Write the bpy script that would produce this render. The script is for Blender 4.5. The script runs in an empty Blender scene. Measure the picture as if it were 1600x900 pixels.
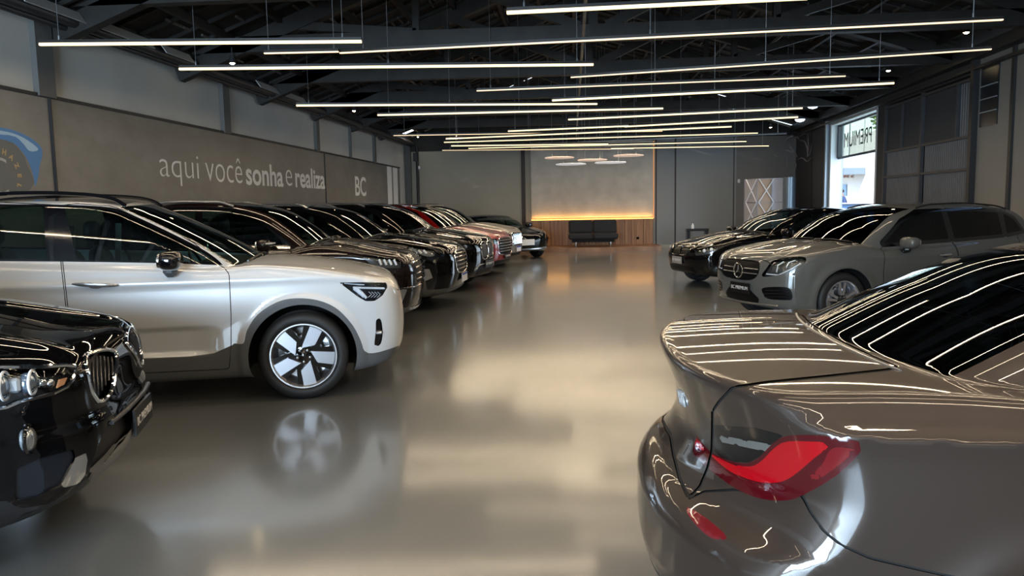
import bpy, math, random
import numpy as np
from mathutils import Vector, Matrix
random.seed(7)
sc = bpy.context.scene
COL = sc.collection

# ------------------------------------------------------------------ camera
FPX = 1200.0
VPX, VPY, ROLL, CAMH = 893.0, 321.0, 0.018, 1.54
_Yc = np.array([VPX-800.0, 450.0-VPY, -FPX]); _Yc /= np.linalg.norm(_Yc)
_Zc = np.cross(np.array([1.0, ROLL, 0.0]), _Yc); _Zc /= np.linalg.norm(_Zc)
_Xc = np.cross(_Yc, _Zc)
CAMR = np.array([_Xc, _Yc, _Zc])            # camera vector -> world vector
CAMP = np.array([0.0, 0.0, CAMH])
cam_data = bpy.data.cameras.new('camera'); cam_ob = bpy.data.objects.new('camera', cam_data)
COL.objects.link(cam_ob)
cam_data.sensor_width = 36.0; cam_data.lens = 36.0*FPX/1600.0; cam_data.clip_start = 0.02; cam_data.clip_end = 300
M4 = Matrix([list(CAMR[0])+[0.0], list(CAMR[1])+[0.0], list(CAMR[2])+[CAMH], [0, 0, 0, 1]])
cam_ob.matrix_world = M4
sc.camera = cam_ob

def project(P):
    """world points (N,3) -> pixels (N,2) and depth"""
    c = (np.asarray(P, float)-CAMP) @ CAMR
    d = -c[:, 2]
    d = np.where(np.abs(d) < 1e-6, 1e-6, d)
    return np.stack([800+FPX*c[:, 0]/d, 450-FPX*c[:, 1]/d], 1), d

def ray(px, py):
    v = np.array([(px-800.0)/FPX, (450.0-py)/FPX, -1.0])
    return CAMR @ v

def at_z(px, py, z):
    r = ray(px, py); t = (z-CAMH)/r[2]; return CAMP+r*t

def at_Y(px, py, Y):
    r = ray(px, py); t = Y/r[1]; return CAMP+r*t

def at_wall(px, py, X0, k):
    """vertical wall plane X = X0 + k*Y"""
    r = ray(px, py); t = X0/(r[0]-k*r[1]); return CAMP+r*t

# ------------------------------------------------------------------ view, world, daylight
sc.view_settings.view_transform = 'Standard'
sc.view_settings.look = 'None'
sc.view_settings.gamma = 1.0
sc.view_settings.use_curve_mapping = False
sc.view_settings.exposure = 0.8
w = bpy.data.worlds.new('sky'); sc.world = w; w.use_nodes = True
nt = w.node_tree
bg = nt.nodes['Background']
sky = nt.nodes.new('ShaderNodeTexSky'); sky.sky_type = 'NISHITA'
sky.sun_elevation = math.radians(52); sky.sun_rotation = math.radians(235); sky.sun_disc = False
nt.links.new(sky.outputs['Color'], bg.inputs['Color']); bg.inputs['Strength'].default_value = 0.30
cy = sc.cycles
try:
    cy.max_bounces = 8; cy.diffuse_bounces = 3; cy.glossy_bounces = 4; cy.transmission_bounces = 4
    cy.transparent_max_bounces = 10; cy.caustics_reflective = False; cy.caustics_refractive = False
    cy.sample_clamp_indirect = 3.0; cy.use_denoising = True
except Exception: pass

def light(name, kind, loc, rot, energy, color, size=None, size_y=None, angle=None):
    d = bpy.data.lights.new(name, kind); d.energy = energy; d.color = color
    if kind == 'AREA':
        d.shape = 'RECTANGLE'; d.size = size; d.size_y = size_y
    if angle is not None: d.angle = angle
    if kind in ('POINT', 'SPOT') and size: d.shadow_soft_size = size
    o = bpy.data.objects.new(name, d); COL.objects.link(o); o.location = loc; o.rotation_euler = rot
    return o
SUN = light('sun', 'SUN', (0, 0, 20), (math.radians(42), math.radians(-30), 0), 4.0, (1, .95, .86), angle=.01)
# daylight entering through the wide street entrance behind the viewer
DAY = light('entrance_daylight', 'AREA', (-3.2, -6.55, 1.85), (math.radians(90), 0, 0), 1050, (.60, .80, 1.0), 5.0, 3.3)
# daylight entering through the side doorway
SIDE = light('doorway_daylight', 'AREA', (7.9, 21.3, 1.9), (0, math.radians(90), 0), 90, (.62, .8, 1.0), 3.6, 3.6)

# ------------------------------------------------------------------ materials
MATS = {}
def mat(name, color=(.5, .5, .5), rough=.5, metal=0.0, coat=0.0, spec=.5, emit=None, estr=0.0, noise=None, bump=None, croug=.03, flake=None):
    if name in MATS: return MATS[name]
    m = bpy.data.materials.new(name); m.use_nodes = True; MATS[name] = m
    n = m.node_tree; b = n.nodes['Principled BSDF']
    b.inputs['Base Color'].default_value = (*color, 1)
    b.inputs['Roughness'].default_value = rough
    b.inputs['Metallic'].default_value = metal
    b.inputs['Coat Weight'].default_value = coat
    b.inputs['Coat Roughness'].default_value = croug
    b.inputs['Specular IOR Level'].default_value = spec
    if emit:
        b.inputs['Emission Color'].default_value = (*emit, 1); b.inputs['Emission Strength'].default_value = estr
    if noise or bump or flake:
        tc = n.nodes.new('ShaderNodeTexCoord')
    if noise:      # (scale, amount, detail)
        t = n.nodes.new('ShaderNodeTexNoise'); t.inputs['Scale'].default_value = noise[0]; t.inputs['Detail'].default_value = noise[2] if len(noise) > 2 else 4
        n.links.new(tc.outputs['Object'], t.inputs['Vector'])
        r = n.nodes.new('ShaderNodeMapRange'); r.inputs['From Min'].default_value = .3; r.inputs['From Max'].default_value = .7
        r.inputs['To Min'].default_value = 1-noise[1]; r.inputs['To Max'].default_value = 1+noise[1]
        n.links.new(t.outputs['Fac'], r.inputs['Value'])
        v = n.nodes.new('ShaderNodeVectorMath'); v.operation = 'SCALE'; v.inputs[0].default_value = color
        n.links.new(r.outputs['Result'], v.inputs['Scale']); n.links.new(v.outputs['Vector'], b.inputs['Base Color'])
    if bump:       # (scale, strength)
        t = n.nodes.new('ShaderNodeTexNoise'); t.inputs['Scale'].default_value = bump[0]; t.inputs['Detail'].default_value = 3
        n.links.new(tc.outputs['Object'], t.inputs['Vector'])
        bp = n.nodes.new('ShaderNodeBump'); bp.inputs['Strength'].default_value = bump[1]; bp.inputs['Distance'].default_value = .01
        n.links.new(t.outputs['Fac'], bp.inputs['Height']); n.links.new(bp.outputs['Normal'], b.inputs['Normal'])
    return m

def glass_mat(name, tint, refl=1.0, ior=1.5):
    if name in MATS: return MATS[name]
    m = bpy.data.materials.new(name); m.use_nodes = True; MATS[name] = m
    n = m.node_tree; n.nodes.remove(n.nodes['Principled BSDF']); out = n.nodes['Material Output']
    tr = n.nodes.new('ShaderNodeBsdfTransparent'); tr.inputs['Color'].default_value = (*tint, 1)
    gl = n.nodes.new('ShaderNodeBsdfGlossy'); gl.inputs['Roughness'].default_value = 0.01; gl.inputs['Color'].default_value = (refl, refl, refl, 1)
    fr = n.nodes.new('ShaderNodeFresnel'); ge = n.nodes.new('ShaderNodeNewGeometry'); mr = n.nodes.new('ShaderNodeMapRange')
    mr.inputs['To Min'].default_value = ior; mr.inputs['To Max'].default_value = 1/ior
    n.links.new(ge.outputs['Backfacing'], mr.inputs['Value']); n.links.new(mr.outputs['Result'], fr.inputs['IOR'])
    mx = n.nodes.new('ShaderNodeMixShader')
    n.links.new(fr.outputs[0], mx.inputs[0]); n.links.new(tr.outputs[0], mx.inputs[1]); n.links.new(gl.outputs[0], mx.inputs[2])
    n.links.new(mx.outputs[0], out.inputs['Surface'])
    return m

# ------------------------------------------------------------------ mesh helpers
def link(name, verts, faces, m, parent=None, smooth=False, normals=None, loc=None):
    me = bpy.data.meshes.new(name)
    me.from_pydata([tuple(map(float, v)) for v in verts], [], [tuple(map(int, f)) for f in faces])
    if m: me.materials.append(m)
    if smooth:
        me.shade_smooth()
    if normals is not None:
        me.normals_split_custom_set_from_vertices([tuple(map(float, v)) for v in normals])
    me.update()
    o = bpy.data.objects.new(name, me); COL.objects.link(o)
    if parent: o.parent = parent
    if loc is not None: o.location = loc
    return o

class MB:
    """collects shapes, builds ONE mesh object"""
    def __init__(s): s.v = []; s.f = []; s.sm = []
    def add(s, v, f, sm=False):
        n = len(s.v); s.v += [tuple(map(float, p)) for p in v]; s.f += [tuple(int(i)+n for i in q) for q in f]; s.sm += [sm]*len(f)
    def box(s, c, d, M=None, bev=0.0):
        hx, hy, hz = d[0]/2, d[1]/2, d[2]/2
        if bev <= 0:
            v = [(x, y, z) for x in (-hx, hx) for y in (-hy, hy) for z in (-hz, hz)]
            f = [(0, 1, 3, 2), (4, 6, 7, 5), (0, 4, 5, 1), (2, 3, 7, 6), (0, 2, 6, 4), (1, 5, 7, 3)]
        else:
            b = min(bev, hx*.99, hy*.99, hz*.99); v = []; f = []; idx = {}
            for ix in (-1, 1):
                for iy in (-1, 1):
                    for iz in (-1, 1):
                        for ax in range(3):
                            p = [ix*(hx-b), iy*(hy-b), iz*(hz-b)]; p[ax] = (ix*hx, iy*hy, iz*hz)[ax]
                            idx[(ix, iy, iz, ax)] = len(v); v.append(p)
            for ax in range(3):
                o = [a for a in range(3) if a != ax]
                for sg in (-1, 1):
                    q = []
                    for a, c2 in ((-1, -1), (1, -1), (1, 1), (-1, 1)):
                        k = [0, 0, 0]; k[ax] = sg; k[o[0]] = a; k[o[1]] = c2; q.append(idx[(*k, ax)])
                    f.append(q)
            for a1 in range(3):
                for a2 in range(a1+1, 3):
                    a3 = 3-a1-a2
                    for s1 in (-1, 1):
                        for s2 in (-1, 1):
                            k0 = [0, 0, 0]; k0[a1] = s1; k0[a2] = s2; k1 = list(k0); k0[a3] = -1; k1[a3] = 1
                            f.append([idx[(*k0, a1)], idx[(*k0, a2)], idx[(*k1, a2)], idx[(*k1, a1)]])
            for ix in (-1, 1):
                for iy in (-1, 1):
                    for iz in (-1, 1): f.append([idx[(ix, iy, iz, a)] for a in range(3)])
        if M is not None: v = [tuple(M @ Vector(p)) for p in v]
        s.add([(p[0]+c[0], p[1]+c[1], p[2]+c[2]) for p in v], f)
    def bar(s, a, b, w, h=None, up=(0, 0, 1)):
        h = h or w; a = Vector(a); b = Vector(b); d = (b-a); L = d.length; d = d.normalized(); u = Vector(up)
        if abs(d.dot(u)) > .98: u = Vector((1, 0, 0))
        x = d.cross(u).normalized(); z = x.cross(d)
        M = Matrix((x, d, z)).transposed()
        s.box((a+b)/2, (w, L, h), M)
    def tube(s, pts, r, n=8, close=False, cap=True):
        P = [Vector(tuple(map(float, p))) for p in pts]; m = len(P); v = []; f = []
        if m < 2: return
        prev = None
        for i, p in enumerate(P):
            if close: t = P[(i+1) % m]-P[i-1]
            else: t = P[min(i+1, m-1)]-P[max(i-1, 0)]
            if t.length < 1e-9: t = Vector((1, 0, 0))
            t.normalize()
            u = prev if prev is not None else (Vector((0, 0, 1)) if abs(t.z) < .9 else Vector((1, 0, 0)))
            u = (u-t*u.dot(t));
            if u.length < 1e-6: u = Vector((0, 1, 0))-t*t.y
            u.normalize(); prev = u; w2 = t.cross(u)
            rr = r[i] if isinstance(r, (list, tuple)) else r
            for k in range(n):
                a = 2*math.pi*k/n; v.append(p+u*math.cos(a)*rr+w2*math.sin(a)*rr)
        for i in range(m if close else m-1):
            j = (i+1) % m
            for k in range(n): f.append((i*n+k, i*n+(k+1) % n, j*n+(k+1) % n, j*n+k))
        if cap and not close: f.append(tuple(range(n-1, -1, -1))); f.append(tuple(range((m-1)*n, m*n)))
        s.add(v, f, True)
    def lathe(s, prof, c=(0, 0, 0), axis='z', n=32):
        v = []; f = []; m = len(prof)
        for k in range(n):
            a = 2*math.pi*k/n
            for r, h in prof:
                p = (r*math.cos(a), r*math.sin(a), h)
                if axis == 'y': p = (p[0], h, p[1])
                if axis == 'x': p = (h, p[0], p[1])
                v.append((p[0]+c[0], p[1]+c[1], p[2]+c[2]))
        for k in range(n):
            k2 = (k+1) % n
            for i in range(m-1): f.append((k*m+i, k2*m+i, k2*m+i+1, k*m+i+1))
        s.add(v, f, True)
    def prism(s, poly, a, b):
        """poly list of 3D points, extruded by vector b-a"""
        d = Vector(b)-Vector(a); n = len(poly)
        v = [tuple(map(float, p)) for p in poly]+[tuple(Vector(tuple(map(float, p)))+d) for p in poly]
        f = [tuple(range(n)), tuple(range(2*n-1, n-1, -1))]+[(i, (i+1) % n, n+(i+1) % n, n+i) for i in range(n)]
        s.add(v, f)
    def grid(s, P, sm=True, closeu=False):
        nu, nv = len(P), len(P[0]); v = [p for row in P for p in row]; f = []
        for i in range(nu if closeu else nu-1):
            for j in range(nv-1): f.append((i*nv+j, ((i+1) % nu)*nv+j, ((i+1) % nu)*nv+j+1, i*nv+j+1))
        s.add(v, f, sm)
    def superell(s, c, r, e=2.5, M=None, n=16):
        P = []
        def pw(a): return math.copysign(abs(a)**(2/e), a)
        for i in range(n+1):
            la = -math.pi/2+math.pi*i/n; row = []
            for j in range(2*n+1):
                lo = 2*math.pi*j/(2*n)
                p = Vector((r[0]*pw(math.cos(la))*pw(math.cos(lo)), r[1]*pw(math.cos(la))*pw(math.sin(lo)), r[2]*pw(math.sin(la))))
                if M is not None: p = M @ p
                row.append(tuple(p+Vector(c)))
            P.append(row)
        s.grid(P)
    def build(s, name, m, parent=None):
        me = bpy.data.meshes.new(name); me.from_pydata(s.v, [], s.f)
        me.polygons.foreach_set('use_smooth', s.sm)
        if m: me.materials.append(m)
        me.update(); o = bpy.data.objects.new(name, me); COL.objects.link(o)
        if any(s.sm):
            try: me.set_sharp_from_angle(angle=math.radians(42))
            except Exception: pass
        if parent: o.parent = parent
        return o

def tag(o, label=None, cat=None, group=None, kind=None):
    if label: o['label'] = label
    if cat: o['category'] = cat
    if group: o['group'] = group
    if kind: o['kind'] = kind
    return o
def empty(name, loc=(0, 0, 0), rz=0):
    o = bpy.data.objects.new(name, None); COL.objects.link(o); o.location = loc; o.rotation_euler = (0, 0, rz); o.empty_display_size = .2
    return o
def text_mesh(body, size, name, m, M, parent=None, extrude=.002, offset=0.0, align='CENTER', spacing=1.0, sx=1.0):
    c = bpy.data.curves.new(name, 'FONT'); c.body = body; c.size = size; c.extrude = extrude; c.offset = offset
    c.align_x = align; c.align_y = 'CENTER'; c.space_character = spacing
    o = bpy.data.objects.new(name, c); COL.objects.link(o)
    dg = bpy.context.evaluated_depsgraph_get(); me = bpy.data.meshes.new_from_object(o.evaluated_get(dg))
    bpy.data.objects.remove(o); bpy.data.curves.remove(c)
    me.transform(M @ Matrix.Diagonal((sx, 1, 1, 1))); me.materials.clear(); me.materials.append(m)
    ob = bpy.data.objects.new(name, me); COL.objects.link(ob)
    if parent: ob.parent = parent
    return ob
# ------------------------------------------------------------------ car body surface
def pchip(pts):
    xs = np.array([p[0] for p in pts], float); ys = np.array([p[1] for p in pts], float)
    h = np.diff(xs); d = np.diff(ys)/h; n = len(xs); m = np.zeros(n)
    if n > 2:
        for i in range(1, n-1):
            if d[i-1]*d[i] > 0:
                w1 = 2*h[i]+h[i-1]; w2 = h[i]+2*h[i-1]; m[i] = (w1+w2)/(w1/d[i-1]+w2/d[i])
    m[0] = d[0]; m[-1] = d[-1]
    # resample into a fine table (fast evaluation)
    X = np.linspace(xs[0], xs[-1], 900); k = np.clip(np.searchsorted(xs, X, side='right')-1, 0, n-2)
    t = (X-xs[k])/h[k]
    Yv = (ys[k]*(1+2*t)*(1-t)**2+m[k]*h[k]*t*(1-t)**2+ys[k+1]*t*t*(3-2*t)+m[k+1]*h[k]*t*t*(t-1))
    return lambda q: np.interp(q, X, Yv)
def smax(a, b, k):
    h = np.maximum(k-np.abs(a-b), 0)/k; return np.maximum(a, b)+h*h*k*.25
def smin(a, b, k): return -smax(-a, -b, k)
def sstep(a, b, x):
    t = np.clip((x-a)/(b-a), 0, 1); return t*t*(3-2*t)

class Body:
    """Implicit car body. u = distance behind the nose, y = left, z = up."""
    D = dict(crown=.05, kn=.16, kt=.16, ktop=.07, kb=.05, ks=.025, kc=.09, cn=.30, pn=2.6, ct=.25, pt=2.6,
             wrapf=.22, wrapr=.18, rc=.035, lean=.36, gcurv=.12, floor=.19, side_extra=None, top_extra=None, extra=None)
    def __init__(s, **k):
        P = dict(Body.D); P.update(k); s.__dict__.update(P)
        for n in ('top', 'roof', 'nose', 'tail', 'plan', 'sec', 'belt', 'gplan'):
            setattr(s, n+'_pts', P[n]); setattr(s, n, pchip(P[n]))
        s.bot = pchip(P.get('bot') or [(0, s.floor+.06), (.5, s.floor), (s.L-.6, s.floor), (s.L, s.floor+.14)])
        s.um = s.roof_pts[int(np.argmax([p[1] for p in s.roof_pts]))][0]
    def glassw(s, u, z):
        zb = s.belt(u); dz = np.maximum(z-zb, -.3)
        return s.gplan(u)-s.lean*dz-s.gcurv*dz*np.abs(dz)
    def F(s, u, y, z):
        ay = np.abs(y); q = ay/s.hw
        side = ay-(s.plan(u)-s.sec(z))
        if s.side_extra: side = side-s.side_extra(u, z)
        tz = s.top(u)-s.crown*q*q
        if s.top_extra: tz = tz+s.top_extra(u, ay)
        e = .03; sl = (s.top(u+e)-s.top(u-e))/(2*e)
        top = (z-tz)/np.sqrt(1+sl*sl)
        nose = (s.nose(z)+s.cn*q**s.pn-u)/np.sqrt(1+(s.cn*s.pn/s.hw*q**(s.pn-1))**2*.6)
        tail = (u-(s.L-s.tail(z)-s.ct*q**s.pt))/np.sqrt(1+(s.ct*s.pt/s.hw*q**(s.pt-1))**2*.6)
        f = smax(side, nose, s.kn); f = smax(f, tail, s.kt); f = smax(f, top, s.ktop); f = smax(f, s.bot(u)-z, s.kb)
        mf = 1-sstep(s.um-.9, s.um-.1, u); mr = sstep(s.um+.1, s.um+.9, u)
        ue = u-s.wrapf*ay*ay*mf+s.wrapr*ay*ay*mr
        rs = (s.roof(ue+e)-s.roof(ue-e))/(2*e)
        roof = (z-(s.roof(ue)-s.rc*(ay/.65)**2))/np.sqrt(1+rs*rs)
        gl = ay-s.glassw(u, z)
        cab = smax(roof, gl, s.kc)
        low = np.maximum(side, s.bot(u)-z)+.05-2*np.maximum(z-s.belt(u)+.15, 0)
        cab = np.maximum(cab, np.maximum(np.maximum(nose, tail)+.05, low))
        f = smin(f, cab, s.ks)
        if s.extra: f = s.extra(s, f, u, y, z)
        return f
    def grad(s, u, y, z, e=1.5e-3):
        F = s.F
        g = np.stack([F(u+e, y, z)-F(u-e, y, z), F(u, y+e, z)-F(u, y-e, z), F(u, y, z+e)-F(u, y, z-e)], 1)/(2*e)
        return g
    def proj(s, V, it=3):
        for _ in range(it):
            f = s.F(V[:, 0], V[:, 1], V[:, 2]); g = s.grad(V[:, 0], V[:, 1], V[:, 2])
            g2 = np.maximum((g*g).sum(1), .2); st = np.clip(f/g2, -.03, .03); V = V-g*st[:, None]
        return V
    def normals(s, V):
        g = s.grad(V[:, 0], V[:, 1], V[:, 2]); return g/np.maximum(np.linalg.norm(g, axis=1), 1e-9)[:, None]
    # ---------------- polygonise by surface nets
    def mesh(s, h):
        x0, y0, z0 = -.1, -s.hw-.12, .08
        H = max(p[1] for p in s.roof_pts)+.1
        nx = int((s.L+.2)/h)+2; ny = int((2*s.hw+.24)/h)+2; nz = int((H-z0)/h)+2
        xs = x0+h*np.arange(nx); ys = y0+h*np.arange(ny)+h*.003; zs = z0+h*np.arange(nz)
        G = np.empty((nx, ny, nz), np.float32)
        for i in range(0, nx, 16):
            U, Yy, Z = np.meshgrid(xs[i:i+16], ys, zs, indexing='ij'); G[i:i+16] = s.F(U, Yy, Z)
        S = G < 0
        c = np.zeros((nx-1, ny-1, nz-1), np.int8)
        for a in (0, 1):
            for b in (0, 1):
                for d in (0, 1): c += S[a:nx-1+a, b:ny-1+b, d:nz-1+d]
        act = (c > 0) & (c < 8); idx = -np.ones(act.shape, np.int64); ii = np.argwhere(act); idx[act] = np.arange(len(ii))
        acc = np.zeros((len(ii), 3)); cnt = np.zeros(len(ii))
        co = [(a, b, d) for a in (0, 1) for b in (0, 1) for d in (0, 1)]
        for p in co:
            for q in co:
                if sum(q)-sum(p) == 1 and all(q[k] >= p[k] for k in range(3)):
                    fp = G[ii[:, 0]+p[0], ii[:, 1]+p[1], ii[:, 2]+p[2]]; fq = G[ii[:, 0]+q[0], ii[:, 1]+q[1], ii[:, 2]+q[2]]
                    m = (fp < 0) != (fq < 0); t = np.zeros(len(ii)); t[m] = fp[m]/(fp[m]-fq[m])
                    pt = np.array(p, float)[None]+t[:, None]*(np.array(q, float)-np.array(p, float))[None]
                    acc[m] += pt[m]; cnt[m] += 1
        V = (ii+acc/np.maximum(cnt, 1)[:, None])*h+np.array([x0, y0+h*.003, z0])
        Q = []
        for ax in range(3):
            sl0 = [slice(1, -1)]*3; sl1 = [slice(1, -1)]*3; sl0[ax] = slice(0, -1); sl1[ax] = slice(1, None)
            a0 = S[tuple(sl0)]; a1 = S[tuple(sl1)]; e = np.argwhere(a0 != a1)
            off = np.ones(3, int); off[ax] = 0; e = e+off
            o = [k for k in range(3) if k != ax]; d1 = np.zeros(3, int); d1[o[0]] = 1; d2 = np.zeros(3, int); d2[o[1]] = 1
            def I(k): return idx[k[:, 0], k[:, 1], k[:, 2]]
            Q.append(np.stack([I(e), I(e-d1), I(e-d1-d2), I(e-d2)], 1))
        Q = np.concatenate(Q); Q = Q[(Q >= 0).all(1)]
        V = s.proj(V, 4)
        N = s.normals(V)
        T = np.concatenate([Q[:, [0, 1, 2]], Q[:, [0, 2, 3]]])
        fn = np.cross(V[T[:, 1]]-V[T[:, 0]], V[T[:, 2]]-V[T[:, 0]]); flip = (fn*N[T[:, 0]]).sum(1) < 0
        T[flip] = T[flip][:, [0, 2, 1]]
        s.V, s.T = V, T; s.lab = np.zeros(len(T), int); s.names = ['body_shell']
        s.lab_of = {'body_shell': 0}
    # ---------------- cutting
    def lid(s, n):
        if n not in s.lab_of: s.lab_of[n] = len(s.names); s.names.append(n)
        return s.lab_of[n]
    def _split(s, sel, g):
        """cut triangles sel along g=0, returns per-triangle sign of the new set (all tris)"""
        g = np.where(np.abs(g) < 1e-6, 1e-6, g)
        T = s.T; gi = g[T] < 0; k = gi.sum(1); mix = sel & (k > 0) & (k < 3)
        M = T[mix]; L = s.lab[mix]; gm = gi[mix]
        odd = np.where(gm.sum(1) == 1, gm.argmax(1), (~gm).argmax(1))
        r = np.arange(len(M)); a = M[r, odd]; b = M[r, (odd+1) % 3]; c = M[r, (odd+2) % 3]
        def newv(p, q):
            lo = np.minimum(p, q); hi = np.maximum(p, q); return lo, hi
        e = np.concatenate([np.stack(newv(a, b), 1), np.stack(newv(a, c), 1)])
        if len(e):
            ue, inv = np.unique(e, axis=0, return_inverse=True); inv = inv.reshape(-1)
            t = g[ue[:, 0]]/(g[ue[:, 0]]-g[ue[:, 1]])
            NV = s.V[ue[:, 0]]*(1-t)[:, None]+s.V[ue[:, 1]]*t[:, None]
            NV = s.proj(NV, 1); base = len(s.V); s.V = np.concatenate([s.V, NV]); pa = base+inv[:len(a)]; pb = base+inv[len(a):]
            T = T[~mix]; lab = s.lab[~mix]
            T1 = np.stack([a, pa, pb], 1); T2 = np.stack([pa, b, c], 1); T3 = np.stack([pa, c, pb], 1)
            s.T = np.concatenate([T, T1, T2, T3]); s.lab = np.concatenate([lab, L, L, L])
            ins = gm[r, odd]
            neg = np.concatenate([gi.sum(1)[~mix] == 3, ins, ~ins, ~ins])
        else:
            neg = k == 3
        s.newsel = np.concatenate([sel[~mix], np.ones(3*len(M), bool)]) if len(e) else sel
        return neg
    def cut(s, name, g, within=('body_shell',)):
        ids = [s.lid(n) for n in within]; sel = np.isin(s.lab, ids)
        neg = s._split(sel, g(s.V[:, 0], s.V[:, 1], s.V[:, 2]))
        s.lab[s.newsel & neg] = s.lid(name)
    def seam(s, g, w=.004, within=('body_shell',), name='panel_gap'):
        ids = [s.lid(n) for n in within]; sel = np.isin(s.lab, ids)
        # keep away from far triangles for speed: split along 0 then along |g|-w
        s._split(sel, g(s.V[:, 0], s.V[:, 1], s.V[:, 2]))
        sel = np.isin(s.lab, ids)
        gv = np.abs(g(s.V[:, 0], s.V[:, 1], s.V[:, 2]))-w
        neg = s._split(sel, gv)
        s.lab[s.newsel & neg & np.isin(s.lab, ids)] = s.lid(name)
    # ---------------- surface sampling
    def hit(s, O, D, n=500, L=6.0, t0=0.0):
        O = np.atleast_2d(np.asarray(O, float)); D = np.atleast_2d(np.asarray(D, float)); D = D/np.linalg.norm(D, axis=1)[:, None]
        out = []
        ts = t0+np.linspace(0, L, n)
        for o, d in zip(O, D):
            P = o+ts[:, None]*d; f = s.F(P[:, 0], P[:, 1], P[:, 2]); k = np.argmax(f < 0)
            if not (f < 0).any(): out.append(np.full(3, np.nan)); continue
            a, b = ts[max(k-1, 0)], ts[k]
            for _ in range(14):
                m = (a+b)/2; p = o+m*d
                if s.F(p[0:1], p[1:2], p[2:3])[0] < 0: b = m
                else: a = m
            out.append(o+b*d)
        return np.array(out)
    def side(s, pts, sg):
        return s.hit([(u, sg*1.6, z) for u, z in pts], [(0, -sg, 0)]*len(pts), n=300, L=1.6)
    def front(s, pts): return s.hit([(-.3, y, z) for y, z in pts], [(1, 0, 0)]*len(pts), n=300, L=2.5)
    def rear(s, pts): return s.hit([(s.L+.3, y, z) for y, z in pts], [(-1, 0, 0)]*len(pts), n=300, L=2.5)
    def above(s, pts): return s.hit([(u, y, 2.4) for u, y in pts], [(0, 0, -1)]*len(pts), n=300, L=2.2)

def spl(pts, n=6, close=True):
    """Catmull-Rom through pts (2D or 3D)"""
    P = np.array(pts, float); m = len(P); out = []
    rng = range(m if close else m-1)
    for i in rng:
        if close: a, b, c, d = P[i-1], P[i], P[(i+1) % m], P[(i+2) % m]
        else: a, b, c, d = P[max(i-1, 0)], P[i], P[i+1], P[min(i+2, m-1)]
        for k in range(n):
            t = k/n; out.append(.5*((2*b)+(-a+c)*t+(2*a-5*b+4*c-d)*t*t+(-a+3*b-3*c+d)*t**3))
    if not close: out.append(P[-1])
    return [tuple(p) for p in out]

def sdf(poly, x, y):
    """signed distance to a closed polygon (negative inside)"""
    P = np.array(poly, float); Q = np.roll(P, -1, 0); x = np.asarray(x, float); y = np.asarray(y, float)
    d = np.full(x.shape, 1e9); ins = np.zeros(x.shape, bool)
    for (ax, ay), (bx, by) in zip(P, Q):
        ex, ey = bx-ax, by-ay; wx, wy = x-ax, y-ay; t = np.clip((wx*ex+wy*ey)/(ex*ex+ey*ey+1e-12), 0, 1)
        d = np.minimum(d, (wx-ex*t)**2+(wy-ey*t)**2)
        c = ((ay > y) != (by > y)) & (x < (bx-ax)*(y-ay)/(by-ay+1e-12)+ax); ins ^= c
    d = np.sqrt(d); return np.where(ins, -d, d)
def sdl(line, x, y):
    """unsigned-like signed distance to an open polyline: positive left / negative right is enough for seams"""
    P = np.array(line, float); x = np.asarray(x, float); y = np.asarray(y, float); best = np.full(x.shape, 1e9); sg = np.ones(x.shape)
    for (ax, ay), (bx, by) in zip(P[:-1], P[1:]):
        ex, ey = bx-ax, by-ay; wx, wy = x-ax, y-ay; t = np.clip((wx*ex+wy*ey)/(ex*ex+ey*ey+1e-12), 0, 1)
        d = (wx-ex*t)**2+(wy-ey*t)**2; m = d < best; best = np.where(m, d, best)
        cr = ex*wy-ey*wx; sg = np.where(m, np.where(cr >= 0, 1., -1.), sg)
    return np.sqrt(best)*sg

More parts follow.
